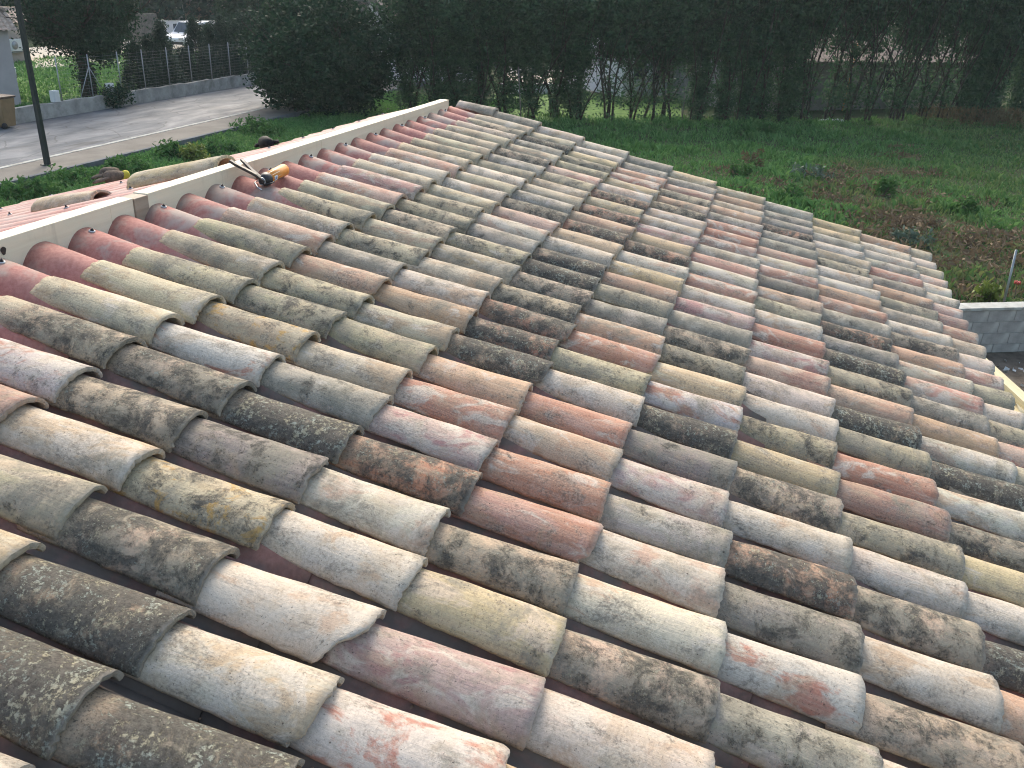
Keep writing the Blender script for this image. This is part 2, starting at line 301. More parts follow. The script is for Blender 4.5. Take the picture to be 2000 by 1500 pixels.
# ------------------------------------------------------------------ mesh helpers
class MB:
    def __init__(s): s.v = []; s.f = []; s.sm = []
    def add(s, vs, fs, smooth=False):
        o = len(s.v); s.v += [tuple(v) for v in vs]; s.f += [tuple(i + o for i in f) for f in fs]; s.sm += [smooth] * len(fs)
    def box(s, c, size, M=None):
        x, y, z = (k / 2 for k in size); M = M or Matrix.Identity(4); c = Vector(c)
        vs = [M @ (c + Vector((i * x, j * y, k * z))) for i in (-1, 1) for j in (-1, 1) for k in (-1, 1)]
        s.add(vs, [(0, 1, 3, 2), (4, 6, 7, 5), (0, 4, 5, 1), (2, 3, 7, 6), (0, 2, 6, 4), (1, 5, 7, 3)])
    def tube(s, pts, rad, n=8, caps=True, smooth=True):
        pts = [Vector(p) for p in pts]; rad = rad if isinstance(rad, (list, tuple)) else [rad] * len(pts)
        rings = []; prev = None
        for i, p in enumerate(pts):
            t = (pts[min(i + 1, len(pts) - 1)] - pts[max(i - 1, 0)]).normalized()
            if prev is None: a = t.orthogonal().normalized()
            else:
                a = prev - t * prev.dot(t); a = a.normalized() if a.length > 1e-6 else t.orthogonal().normalized()
            prev = a; bb = t.cross(a)
            rings.append([p + (a * math.cos(2 * math.pi * k / n) + bb * math.sin(2 * math.pi * k / n)) * rad[i] for k in range(n)])
        vs = [v for r in rings for v in r]; fs = []
        for i in range(len(pts) - 1):
            for k in range(n): fs.append((i * n + k, i * n + (k + 1) % n, (i + 1) * n + (k + 1) % n, (i + 1) * n + k))
        if caps: fs.append(tuple(range(n - 1, -1, -1))); fs.append(tuple((len(pts) - 1) * n + k for k in range(n)))
        s.add(vs, fs, smooth)
    def bar(s, pts, wid, thk, up=(0, 0, 1)):
        """flat strip bent along pts: wid across (in the plane normal to up), thk along up"""
        pts = [Vector(p) for p in pts]; up = Vector(up); vs = []; fs = []
        for i, p in enumerate(pts):
            t = (pts[min(i + 1, len(pts) - 1)] - pts[max(i - 1, 0)]).normalized()
            side = t.cross(up).normalized(); u2 = side.cross(t).normalized()
            for a, b2 in ((-1, -1), (1, -1), (1, 1), (-1, 1)): vs.append(p + side * (a * wid / 2) + u2 * (b2 * thk / 2))
        for i in range(len(pts) - 1):
            for k in range(4): fs.append((i * 4 + k, i * 4 + (k + 1) % 4, i * 4 + 4 + (k + 1) % 4, i * 4 + 4 + k))
        n = len(pts); fs += [(3, 2, 1, 0), (4 * n - 4, 4 * n - 3, 4 * n - 2, 4 * n - 1)]
        s.add(vs, fs)
    def mesh(s, name):
        me = bpy.data.meshes.new(name); me.from_pydata(s.v, [], s.f); me.polygons.foreach_set('use_smooth', s.sm); me.update(); return me
    def build(s, name, mat, parent=None, bevel=0.0):
        o = link(name, s.mesh(name), mat, parent)
        if bevel:
            m = o.modifiers.new('bevel', 'BEVEL'); m.width = bevel; m.segments = 2; m.limit_method = 'ANGLE'
        return o
def link(name, me, mat, parent=None):
    if mat is not None and not me.materials: me.materials.append(MAT[mat] if isinstance(mat, str) else mat)
    o = bpy.data.objects.new(name, me); COL.objects.link(o)
    if parent is not None:
        o.parent = parent; o.matrix_parent_inverse = Matrix.Identity(4)
        o.location = -world_loc(parent)
    return o
LOC = {}
def world_loc(o): return LOC.get(o.name, Vector((0, 0, 0)))
def tag(o, label, cat, group=None):
    o['label'] = label; o['category'] = cat
    if group: o['group'] = group
    return o
def thing(name, loc, label, cat, group=None):
    o = bpy.data.objects.new(name, None); COL.objects.link(o); o.empty_display_size = 0.2
    o.location = loc; LOC[o.name] = Vector(loc); return tag(o, label, cat, group)
def sub(name, me, mat, part):
    """sub-part: its mesh is in world coordinates like its part's"""
    if mat is not None and not me.materials: me.materials.append(MAT[mat] if isinstance(mat, str) else mat)
    o = bpy.data.objects.new(name, me); COL.objects.link(o); o.parent = part; o.matrix_parent_inverse = Matrix.Identity(4); return o
def structure(o): o['kind'] = 'structure'; return o
def stuff(o): o['kind'] = 'stuff'; return o
def sheet(name, pts, mat, z=None):
    mb = MB(); mb.add([(p[0], p[1], p[2] if z is None else z) for p in pts], [tuple(range(len(pts)))]); return structure(mb.build(name, mat))
def np_mesh(name, V, Fq):
    """fast mesh from arrays: V (n,3), Fq (m,k)"""
    me = bpy.data.meshes.new(name); n, (m, k) = len(V), Fq.shape
    me.vertices.add(n); me.vertices.foreach_set('co', V.astype(np.float32).ravel())
    me.loops.add(m * k); me.loops.foreach_set('vertex_index', Fq.astype(np.int32).ravel())
    me.polygons.add(m); me.polygons.foreach_set('loop_start', np.arange(0, m * k, k, dtype=np.int32))
    me.update(calc_edges=True); return me

# ------------------------------------------------------------------ ground, road, pavement
ground = MB()
N = 40
ground.add([(-400 + 800 * i / N, -400 + 800 * j / N, 0.0) for i in range(N + 1) for j in range(N + 1)],
           [(i * (N + 1) + j, (i + 1) * (N + 1) + j, (i + 1) * (N + 1) + j + 1, i * (N + 1) + j + 1) for i in range(N) for j in range(N)])
structure(ground.build('ground', 'soil'))
RZ = 0.16
def roadline(pa, pb, z=RZ):
    a, b2 = G(*pa, z), G(*pb, z); t = (b2 - a)
    def at(x): k = (x - a.x) / t.x; return Vector((x, a.y + t.y * k, z))
    return at
L_wall = roadline((25, 240), (480, 165)); L_near = roadline((0, 327), (537, 206)); L_pav = roadline((0, 362), (459, 251))
X0, X1 = -30.0, 60.0
def strip(name, la, lb, mat, z, dz_a=0, dz_b=0):
    mb = MB(); n = 30; vs = []; fs = []
    for i in range(n + 1):
        x = X0 + (X1 - X0) * i / n; a = la(x); c = lb(x)
        vs += [(x, a.y + dz_a, z), (x, c.y + dz_b, z)]
    for i in range(n): fs.append((2 * i, 2 * i + 2, 2 * i + 3, 2 * i + 1))
    mb.add(vs, fs); return structure(mb.build(name, mat))
strip('road', L_near, L_wall, 'asphalt', RZ - 0.06, 0.0, 0.6)
strip('pavement', L_pav, L_near, 'pavement', RZ, 0.14, -0.16)
def kerb_run(name, l, mat, z0, z1, wid, off):
    mb = MB(); x = X0
    while x < X1:
        a, c = l(x), l(x + 1.0); y0 = a.y + off; y1 = c.y + off
        g = 0.006
        mb.add([(x + g, y0, z0), (x + 1 - g, y1, z0), (x + 1 - g, y1 + wid, z0), (x + g, y0 + wid, z0), (x + g, y0, z1), (x + 1 - g, y1, z1), (x + 1 - g, y1 + wid, z1), (x + g, y0 + wid, z1)],
               [(3, 2, 1, 0), (4, 5, 6, 7), (0, 1, 5, 4), (1, 2, 6, 5), (2, 3, 7, 6), (3, 0, 4, 7)])
        x += 1.0
    o = structure(mb.build(name, mat)); return o
kerb_run('kerb', L_near, 'coping', -0.1, RZ + 0.012, 0.15, -0.155)
kerb_run('kerb', L_pav, 'kerb_dark', -0.2, RZ + 0.03, 0.14, 0.0)

# yard beyond the left fence
sheet('lawn', [(24, 25.2, 0), (52, 25.2, 0), (56, 40, 0), (40, 41, 0), (24, 41, 0)], 'far_grass', 0.10)
ga = [G(60, 132, 0.15), G(330, 118, 0.15), G(480, 100, 0.15), G(480, 55, 0.15), G(250, 75, 0.15), G(30, 95, 0.15)]
sheet('gravel_drive', ga, 'gravel', 0.125)
sheet('gravel_drive', [G(980, 181), G(1330, 178), G(1330, 120), G(980, 130)], 'gravel', 0.02)
sheet('lawn', [G(960, 240), G(1330, 240), G(1330, 182), G(960, 184)], 'far_grass', 0.008)

# ------------------------------------------------------------------ the tiled roof
O = Vector((0, 0, 4.33957)); PW = 0.22; S = 0.383837
RV = Vector((0, -0.97437, -0.224951)); NV = Vector((0, -0.224951, 0.97437)); XV = Vector((1, 0, 0))
def RP(wv, k, n=0.0): return O + XV * ((wv - 0.2) * PW) + RV * (k * S) + NV * n
house = thing('tiled_house', (1.0, -1.4, 0.0), 'low house whose roof is laid with old mottled half-round clay tiles', 'house')
HB = Vector((1.0, -1.4, 0.0))
BASIS = Matrix.Identity(4)
for i, ax in enumerate((-XV, RV, NV)):
    for j in range(3): BASIS[j][i] = ax[j]

LT = 0.478; TH = 0.0155
def make_tile_mesh(seed, na=24, nl=20, chip=None, big=1.0):
    r = np.random.default_rng(seed)
    ph = r.uniform(0, 6.28, 8); aw = r.uniform(0.95, 1.04); ah = r.uniform(0.93, 1.06); camber = r.uniform(-0.003, 0.003); twist = r.uniform(-0.003, 0.003)
    def wob(x, k, a): return a * (math.sin(x * 2.1 * k + ph[0]) + 0.6 * math.sin(x * 4.7 * k + ph[1]) + 0.4 * math.sin(x * 9.3 * k + ph[2]))
    edge_t = [0.0015 * r.normal() for _ in range(na + 1)]; edge_h = [0.0025 * r.normal() for _ in range(na + 1)]
    side_l = [0.8 * r.normal() for _ in range(nl + 1)]; side_r = [0.8 * r.normal() for _ in range(nl + 1)]
    cj = [r.uniform(.85, 1.15) for _ in range(na + 1)]; outer = []; inner = []; mid = {}
    for i in range(nl + 1):
        t = i / nl
        for j in range(na + 1):
            u = j / na
            fm = 82 + (side_l[i] if u < .5 else side_r[i]) + 0.8 * math.sin(t * 7 + ph[3 if u < .5 else 4])
            phi = R_((u * 2 - 1) * fm)
            a = (0.0775 + 0.0215 * t) * aw * big; h = (0.051 + 0.013 * t + 0.0015 * math.sin(6 * t + ph[7])) * ah * big
            x = a * math.sin(phi) / math.sin(R_(82)); cz = (math.cos(phi) - 1) / (1 - math.cos(R_(82))) * h
            z = cz - 0.034 * (1 - t) + camber * math.sin(math.pi * t) + twist * (u - .5) * t * 4 + wob(t + u, 1.0, 0.0011) + 0.0012 * math.sin(t * 17 + ph[1]) * math.sin(u * 13 + ph[2])
            x += 0.0025 * math.sin(t * 3 + ph[5]) * (1 - abs(u - .5))
            y = -LT * big * (1 - t)
            if i == nl: y += edge_t[j] + wob(u * 2, 1, 0.0016) + 0.004 * math.sin(u * 2.2 + ph[4])
            if i == 0: y += edge_h[j]
            if chip and i >= nl - 5:
                d = u - chip[0]
                if abs(d) < chip[1]: y -= chip[2] * (1 - (abs(d) / chip[1]) ** 1.3) * ((i - nl + 5) / 5.0) * cj[j]
            nx, nz = math.sin(phi) * 0.9, max(math.cos(phi), 0.15); nl_ = math.hypot(nx, nz); nx /= nl_; nz /= nl_
            th = TH * (0.9 + 0.2 * math.sin(5 * u + ph[6]))
            outer.append((x, y, z)); inner.append((x - nx * th, y, z - nz * th))
    w1 = na + 1; n = len(outer); V = outer + inner; Fc = []
    for i in range(nl):
        for j in range(na):
            a = i * w1 + j; Fc.append((a, a + w1, a + w1 + 1, a + 1)); Fc.append((n + a, n + a + 1, n + a + w1 + 1, n + a + w1))
    ring = [(0, j) for j in range(na)] + [(i, na) for i in range(nl)] + [(nl, j) for j in range(na, 0, -1)] + [(i, 0) for i in range(nl, 0, -1)]
    UV = {}
    for q, (i, j) in enumerate(ring):
        k = i * w1 + j; o_, i_ = Vector(outer[k]), Vector(inner[k])
        out = Vector((0, 0, 0))
        if i == 0: out.y -= 1
        if i == nl: out.y += 1
        if j == 0: out += Vector((-0.3, 0, -1))
        if j == na: out += Vector((0.3, 0, -1))
        V.append(tuple((o_ + i_) / 2 + out.normalized() * (0.0008 + 0.0008 * r.random())))
    m0 = 2 * n; L = len(ring)
    for q in range(L):
        (i, j), (i2, j2) = ring[q], ring[(q + 1) % L]; a, c = i * w1 + j, i2 * w1 + j2; ma, mc = m0 + q, m0 + (q + 1) % L
        Fc.append((a, c, mc, ma)); Fc.append((ma, mc, n + c, n + a))
    uvs = [(j / na, i / nl) for i in range(nl + 1) for j in range(na + 1)]; uvs = uvs + uvs + [(j / na, i / nl * 1.04 - 0.01) for (i, j) in ring]
    return V, Fc, uvs
def to_mesh(name, V, Fc, uvs):
    me = bpy.data.meshes.new(name); me.from_pydata(V, [], Fc)
    me.polygons.foreach_set('use_smooth', [(q % 1136) < 960 if name == 'roof_tiles' else q < 960 for q in range(len(Fc))])
    lay = me.uv_layers.new(name='uv'); vi = np.zeros(len(me.loops), np.int32); me.loops.foreach_get('vertex_index', vi)
    lay.data.foreach_set('uv', np.array(uvs, np.float32)[vi].ravel()); me.update(); return me
RAW = [make_tile_mesh(100 + i, chip=c) for i, c in enumerate([None, None, (0.1, 0.16, 0.022), None, None, None, None, None, (0.97, 0.12, 0.025), None, None, (0.6, 0.12, 0.007), None, None, None, None])]
RAW.append(make_tile_mesh(400, chip=(0.98, 0.42, 0.075)))       # the tile with its corner broken off
TM = [to_mesh('roof_tile', *r) for r in RAW]
for m in TM: m.materials.append(MAT['clay'])

#        base colour          patch colour        patchy wash grime  lichen ochre
KIND = {
 'W': ((.53, .455, .35), (.47, .34, .235), .42, .50, .36, .08, .0), 'C': ((.47, .40, .28), (.41, .31, .20), .45, .28, .46, .12, .0),
 'Y': ((.47, .36, .21), (.52, .44, .31), .42, .15, .36, .16, .05), 'N': ((.38, .33, .205), (.42, .36, .24), .5, .12, .62, .40, .08),
 'G': ((.38, .335, .265), (.43, .38, .31), .5, .28, .62, .28, .0), 'L': ((.38, .30, .21), (.44, .33, .225), .5, .14, .68, .56, .05),
 'D': ((.33, .255, .175), (.38, .25, .165), .45, .0, .62, .88, .12), 'B': ((.37, .22, .15), (.42, .20, .12), .5, .08, .5, .72, .1),
 'R': ((.41, .195, .13), (.45, .26, .19), .45, .42, .16, .12, .0), 'P': ((.49, .34, .255), (.42, .22, .16), .5, .42, .25, .1, .0),
 'O': ((.45, .285, .18), (.48, .34, .23), .5, .32, .3, .18, .0), 'V': ((.43, .325, .28), (.37, .20, .18), .5, .5, .42, .18, .0),
 'M': ((.51, .455, .39), (.40, .19, .135), .42, .38, .3, .1, .0), 'S': ((.23, .20, .17), (.30, .25, .2), .3, .05, .7, .42, .0),
 'K': ((.44, .37, .25), (.40, .32, .2), .42, .15, .5, .42, .9), 'T': ((.36, .19, .14), (.32, .22, .18), .5, .15, .35, .22, .0)}
# what each tile looks like, course by course from the ridge, from the near end (column -9) to the far verge (column 22)
ROWS = ['C G C N C W T M L C C N C N P C N C P V C W P C N C C C C N C G',
        'C L C W C N W L L M K N N O G N C L N N C W C W N G L C G D C W',
        'G C W D D L K S D G C N C O W C C N G W P L G C C N P N N Y W W',
        'W L L D W W W W B V R O D B B L L D D W Y B O B Y B W Y P R G G',
        'C G W W M V Y L R R O R W N R O G N O Y W B Y V W W L O N P G Y',
        'G W C L Y W L W W G V S D M Y N L G V W R W P G P R R G O W O C',
        'C Y G C N Y G M S B W L Y N W W P V R W N O S P W P G G B G G G',
        'C G W C Y L W L W L W N T R N D O N D G B G R O W W N C W G Y Y',
        'G C W Y C L P G O D W Y L W D W O G P W O L W G N O G P G W W O',
        'C W G P C Y W N G C L P W C G C P N W N P W C P T P W W P C W C']
rest_V, rest_F, rest_UV, rest_attr = [], [], [], []
def tile_params(code, r):
    b_, p_, pa, wa, gr, li, oc = KIND[code]; f = r.uniform(0.88, 1.12); j = lambda c: tuple(max(0.01, x * f * r.uniform(0.96, 1.04)) for x in c)
    return j(b_), j(p_), (pa + r.uniform(-.08, .08), max(0, wa + r.uniform(-.12, .12)), max(0, gr + r.uniform(-.1, .1))), (max(0, li + r.uniform(-.08, .08)), oc, r.uniform(0, 1))
tr = random.Random(21)
for k in range(0, 11):
    codes = ROWS[max(k, 1) - 1].split()
    for q, wv in enumerate(range(-9, 23)):
        if k == 0 and wv < 22: continue      # only the verge column has a tile above the first course
        kk = k if k < 10 else 9.5
        variant = 16 if (k, wv) == (4, -4) else tr.randrange(16)
        pars = tile_params(codes[q], tr)
        lift = 0.016 if wv == 22 else 0.0
        M = Matrix.Translation(RP(wv, kk, lift)) @ BASIS @ Euler((R_(tr.uniform(-.25, .25)), R_(tr.uniform(-1.8, 1.8)), R_(tr.uniform(-1.7, 1.7)))).to_matrix().to_4x4()
        M = M @ Matrix.Translation((tr.uniform(-.007, .007), tr.uniform(-.016, .014), tr.uniform(-.001, .002)))
        if k == 0: M = M @ Matrix.Diagonal((1, .68, 1, 1))      # a cut piece at the top of the verge
        cpos = RP(wv, kk - .5); v = ROT.transposed() @ (cpos - CAM); inview = False
        if v.z < -0.2:
            px, py = 1000 + v.x / -v.z * F, 750 - v.y / -v.z * F; inview = -170 < px < 2170 and -100 < py < 1720
        if inview:
            o = bpy.data.objects.new('roof_tile', TM[variant]); COL.objects.link(o); o.parent = house
            o.matrix_basis = Matrix.Translation(-HB) @ M
            for nm, val in zip(('base', 'patch', 'mixes', 'growth'), pars): o[nm] = [float(x) for x in val]
        else:
            V, Fc, uvs = RAW[variant]; b0 = len(rest_V)
            rest_V += [tuple(M @ Vector(p)) for p in V]; rest_F += [tuple(i + b0 for i in f) for f in Fc]; rest_UV += uvs; rest_attr += [pars] * len(V)
me = to_mesh('roof_tiles', rest_V, rest_F, rest_UV)
for qi, nm in enumerate(('base', 'patch', 'mixes', 'growth')):
    at = me.attributes.new('geo_' + nm, 'FLOAT_VECTOR', 'POINT'); at.data.foreach_set('vector', np.array([a[qi] for a in rest_attr], np.float32).ravel())
stuff(link('roof_tiles', me, 'clay', house))

# corrugated sheets under the tiles
def sheet_profile(x):
    q = abs(((x / PW + 0.5) % 1.0) - 0.5) * 2
    return -0.078 * q ** 2.3
def corr_sheet(name, P0, along, normal, w0, w1, v0, v1, base_n, mat, tilt=0.0, res=14):
    xs = np.linspace(w0, w1, int(round((w1 - w0) * res)) + 1); vs = np.linspace(v0, v1, 5); V = []; Fc = []
    nx = len(xs)
    for side in (0, 1):
        for v in vs:
            for x in xs:
                n = base_n + sheet_profile(x * PW) - side * 0.0065 + tilt * (v - v0) / (v1 - v0)
                V.append(P0 + XV * (x * PW) + along * v + normal * n)
    m = nx * len(vs)
    for i in range(len(vs) - 1):
        for j in range(nx - 1):
            a = i * nx + j; Fc.append((a, a + 1, a + nx + 1, a + nx)); Fc.append((m + a, m + a + nx, m + a + nx + 1, m + a + 1))
    for j in range(nx - 1):
        e = (len(vs) - 1) * nx + j; Fc.append((j, m + j, m + j + 1, j + 1)); Fc.append((e, e + 1, m + e + 1, m + e))
    for i in range(len(vs) - 1):
        a = i * nx; Fc.append((a, a + nx, m + a + nx, m + a)); c = a + nx - 1; Fc.append((c, m + c, m + c + nx, c + nx))
    mb = MB(); mb.add(V, Fc, True); me = mb.mesh(name)
    return link(name, me, mat, house)
VB = -0.86 * S
for (k0, k1, smat) in ((-0.86, 0.62, 'sheet'), (0.5, 3.4, 'sheet_gap_shade'), (3.25, 6.3, 'sheet_gap_shade'), (6.15, 9.2, 'sheet_gap_shade')):
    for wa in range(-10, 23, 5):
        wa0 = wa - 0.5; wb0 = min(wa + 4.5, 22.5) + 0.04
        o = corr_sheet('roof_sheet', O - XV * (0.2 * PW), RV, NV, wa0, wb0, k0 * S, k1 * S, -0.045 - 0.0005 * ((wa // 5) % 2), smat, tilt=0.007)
# back slope
YB = 0.331 + 0.072; ZB = 4.407; BA = R_(15.2)
BV = Vector((0, math.cos(BA), -math.sin(BA))); BN = Vector((0, math.sin(BA), math.cos(BA)))
OB = Vector((0, YB, ZB))
for wa in range(-11, 13, 5):
    corr_sheet('roof_sheet', OB, BV, BN, wa - .5, wa + 4.54, 0.0, 1.55, 0.0, 'sheet_back')
    corr_sheet('roof_sheet', OB, BV, BN, wa - .5, wa + 4.54, 1.42, 2.80, -0.007, 'sheet_back')
corr_sheet('roof_sheet', OB, BV, BN, 13.52, 18.54, 0.0, 0.66, 0.0, 'sheet_back'); corr_sheet('roof_sheet', OB, BV, BN, 18.5, 20.5, 0.0, 0.60, 0.0, 'sheet_back')
# ridge board in lengths, butted end to end
def board(x0, x1, y0, y1, z0, z1, mat, bev=0.002):
    mb = MB(); mb.box(((x0 + x1) / 2, (y0 + y1) / 2, (z0 + z1) / 2), (x1 - x0, y1 - y0, z1 - z0)); return mb.build('ridge_board', mat, house, bev)
ZT = 4.423
y0, y1 = 0.331, 0.402
board(-3.2, 0.56, y0, y1, 4.27, ZT, 'timber'); board(0.562, 0.70, y0 + .0015, y1, 4.27, ZT - .001, 'timber')
board(0.702, 0.79, y0 - .004, y1, 4.27, ZT - .004, 'timber_grey'); 
board(0.792, 2.36, y0, y1, 4.27, ZT, 'timber'); board(2.362, 3.1, y0 - .001, y1, 4.27, ZT, 'timber'); board(3.102, 4.55, y0, y1, 4.27, ZT - .0006, 'timber')
# knot in the near board
kb = MB(); kp = AY(7, 490, y0 - 0.002)
ring = [(kp.x + 0.012 * math.cos(a) * (1 + .2 * math.sin(3 * a)), y0 - 0.0015, kp.z + 0.015 * math.sin(a)) for a in np.linspace(0, 2 * math.pi, 14)[:-1]]
kb.add(ring, [tuple(range(12, -1, -1))]); kb.build('wood_knot', 'gunbrown', house)
# screws with washers, every second wave
wash = MB(); wash.tube([(0, 0, 0), (0, 0, 0.004)], 0.0125, 14); wash_me = wash.mesh('washer'); wash_me.materials.append(MAT['washer_metal'])
wm = MB(); wm.tube([(0, 0, 0.0042), (0, 0, 0.007), (0, 0, 0.0075)], [0.0075, 0.007, 0.004], 14); wm.tube([(0, 0, 0.0072), (0, 0, 0.0125)], 0.005, 6, smooth=False); wm.tube([(0, 0, 0.0125), (0, 0, 0.015)], 0.0024, 6)
screw_me = wm.mesh('screw'); screw_me.materials.append(MAT['gunmetal'])
def screw(p, basis):
    o = bpy.data.objects.new('screw', screw_me); COL.objects.link(o); o.parent = house; o.matrix_basis = Matrix.Translation(p - HB) @ basis
    c = bpy.data.objects.new('washer', wash_me); COL.objects.link(c); c.parent = o
for wv in range(-8, 22, 2): screw(RP(wv, -0.75, -0.0445), BASIS)
BB = Matrix.Identity(4)
for i, ax in enumerate((XV, BV, BN)):
    for j in range(3): BB[j][i] = ax[j]
for wv in range(-8, 21, 2):
    for vv in ((0.46, 1.28, 2.3) if wv <= 12 else (0.46,)): screw(OB + XV * (wv * PW) + BV * vv + BN * 0.0008, BB)
# crumbs of clay and mortar lying in the channels
cr = np.random.default_rng(17); cV = []; cF = []
for i in range(1500):
    wv = cr.integers(-9, 22) + 0.5 + cr.normal() * 0.10; k = cr.uniform(0.0, 9.0); sz = 0.0022 + 0.006 * cr.random() ** 3
    p = RP(wv, k, -0.045 + 0.004 + sheet_profile(wv * PW) + sz * .3); o0 = len(cV)
    for d in ((1, 0, 0), (-1, 0, 0), (0, 1, 0), (0, -1, 0), (0, 0, .8), (0, 0, -.8)): cV.append(p + Vector(d) * sz * cr.uniform(.6, 1.4))
    for f in ((0, 2, 4), (2, 1, 4), (1, 3, 4), (3, 0, 4), (2, 0, 5), (1, 2, 5), (3, 1, 5), (0, 3, 5)): cF.append(tuple(q + o0 for q in f))
mb = MB(); mb.add(cV, cF); stuff(mb.build('tile_crumbs', 'debris_clay', house))
# walls of the house
wl = MB(); t = 0.2
ya, yb, xa, xb = -3.25, 0.75, -2.3, 4.75
wl.box(((xa + xb) / 2, ya, 1.62), (xb - xa, t, 3.24)); wl.box(((xa + xb) / 2, yb, 1.9), (xb - xa, t, 3.8)); wl.box(((xa + 2.9) / 2, 2.0, 1.7), (2.9 - xa, 1.79, 3.4))
for x in (xa + .1, xb - .1):
    wl.add([(x - .1, ya + .101, 0), (x + .1, ya + .101, 0), (x + .1, yb - .101, 0), (x - .1, yb - .101, 0), (x - .1, ya + .101, 3.4), (x + .1, ya + .101, 3.4), (x + .1, yb - .101, 4.1), (x - .1, yb - .101, 4.1)],
           [(3, 2, 1, 0), (4, 5, 6, 7), (0, 1, 5, 4), (1, 2, 6, 5), (2, 3, 7, 6), (3, 0, 4, 7)])
wl.build('wall', 'wall_grey', house)

# ------------------------------------------------------------------ things lying on the roof
def loose_tile(label, p_left, p_right, big, code, seed, roll=0.0):
    me = to_mesh('half_round_tile', *make_tile_mesh(seed, big=big)); me.materials.append(MAT['clay'])
    o = bpy.data.objects.new('half_round_tile', me); COL.objects.link(o); tag(o, label, 'tile', 'loose tiles on the back slope')
    d = (p_right - p_left).normalized(); n = BN; side = d.cross(n).normalized(); n2 = side.cross(d)
    M = Matrix.Identity(4)
    for i, ax in enumerate((side, d, n2)):
        for j in range(3): M[j][i] = ax[j]
    o.matrix_world = Matrix.Translation(p_right) @ M @ Euler((0, R_(roll), 0)).to_matrix().to_4x4()
    for nm, val in zip(('base', 'patch', 'mixes', 'growth'), tile_params(code, tr)): o[nm] = [float(x) for x in val]
    return o
def BPt(x, v, n=0.0): return OB + XV * x + BV * v + BN * n
def on_plane(px, py, P0, nrm):
    d = ray(px, py); return CAM + d * ((P0 - CAM).dot(nrm) / d.dot(nrm))
def BK(px, py, n): return on_plane(px, py, OB + BN * n, BN)
loose_tile('yellowish half-round tile lying loose just behind the ridge board', Vector((1.585, .53, 4.462)), Vector((1.60, 1.03, 4.302)), 1.2, 'Y', 901)
loose_tile('pale weathered half-round tile lying loose near the edge of the back slope', Vector((1.25, .98, 4.318)), Vector((1.34, 1.42, 4.184)), .95, 'C', 902)

def glove(name, p, ang, mat, label, cuff=None, sc=1.0, flat=0.7):
    t_ = thing(name, p, label, 'glove', 'work gloves left on the back slope'); ca, sa = math.cos(ang), math.sin(ang)
    fx = Vector((ca, sa, -0.24 * sa)); fy = Vector((-sa, ca, -0.24 * ca)); up = fx.cross(fy).normalized()
    def Q(a, b_, c): return p + (fx * a + fy * b_ + up * (c * flat)) * sc
    mb = MB()
    mb.tube([Q(-.11, 0, .02), Q(-.06, .0, .028), Q(0, 0, .03), Q(.03, 0, .022)], [.03, .042, .05, .038], 10)
    for i, (oy, ln) in enumerate(((-.036, .075), (-.013, .09), (.011, .088), (.034, .066))):
        mb.tube([Q(0.01, oy, .024), Q(.05, oy * 1.1, .024), Q(.03 + ln * .7, oy * 1.15, .016), Q(.03 + ln, oy * 1.1, .010)], [.014, .0125, .0115, .007], 8)
    mb.tube([Q(-.04, -.03, .024), Q(-.0, -.066, .02), Q(.035, -.075, .014)], [.015, .013, .008], 8)
    o = mb.build('hand', mat, t_)
    if cuff:
        cb = MB(); cb.tube([Q(-.10, 0, .016), Q(-.14, 0, .014), Q(-.152, 0, .012)], [.030, .036, .030], 10); cb.build('cuff', cuff, t_)
    return t_
glove('work_glove', BK(214, 352, 0.0), 2.75, 'glove_cloth', 'dirty brown work glove with yellow cuff at the edge of the back slope', 'glove_yellow', 1.0)
glove('work_glove', BK(208, 344, 0.02), 2.95, 'glove_cloth', 'dirty brown work glove without cuff, behind the yellow-cuffed one', None, 1.05)
glove('work_glove', BK(520, 286, 0.0), 0.75, 'black_cloth', 'crumpled black work glove on the pink sheet beyond the ridge board', None, 1.25, .6)

# caulking gun resting on the red waves against the ridge board
SP = O + NV * (-0.011)
gA = on_plane(512, 354, SP, NV); gB = on_plane(571, 323, SP, NV); gd = (gB - gA).normalized()
gun = thing('caulking_gun', (1.5, 0.15, 4.38), 'caulking gun with orange cartridge and dark handles on the red roof sheet', 'caulking gun')
side = gd.cross(Vector((0, 0, 1))).normalized(); gup = side.cross(gd).normalized()
def gp(a, b_, c): return gA + gd * a + side * b_ + gup * c
cb = MB(); cb.tube([gp(.055, 0, 0), gp(.057, 0, 0), gp(.262, 0, 0), gp(.266, 0, 0)], [.026, .0305, .0305, .025], 24); cart = cb.build('cartridge', 'label_orange', gun)
def patch_on(name, a0, a1, t0, t1, mat, rr=.0309):
    mb = MB(); n = 10; vs = []
    for i in range(n + 1):
        th_ = t0 + (t1 - t0) * i / n
        for a in (a0, a1): vs.append(gp(a, math.cos(th_) * rr, math.sin(th_) * rr))
    mb.add(vs, [(2 * i, 2 * i + 1, 2 * i + 3, 2 * i + 2) for i in range(n)], True); me = mb.mesh(name)
    c = link(name, me, mat, None); c.parent = cart; c.matrix_parent_inverse = Matrix.Identity(4); return c
patch_on('label_band', .062, .160, 0, 2 * math.pi, 'label_pale', .0307)
patch_on('label_band', .064, .071, 0, 2 * math.pi, 'red_cap', .0310)
patch_on('sticker', .080, .115, -0.55, 0.30, 'label_white', .0312)
patch_on('sticker_print', .087, .108, -0.35, 0.12, 'label_blue', .0314)
nb = MB(); nb.tube([gp(.266, 0, 0), gp(.272, 0, 0), gp(.278, 0, 0)], [.012, .012, .008], 12)
pts = [gp(.292 + .012 * math.cos(a), .012 * math.sin(a), .002) for a in np.linspace(0, 2 * math.pi, 15)]; nb.tube(pts, .0035, 6); nb.build('end_ring', 'red_cap', gun)
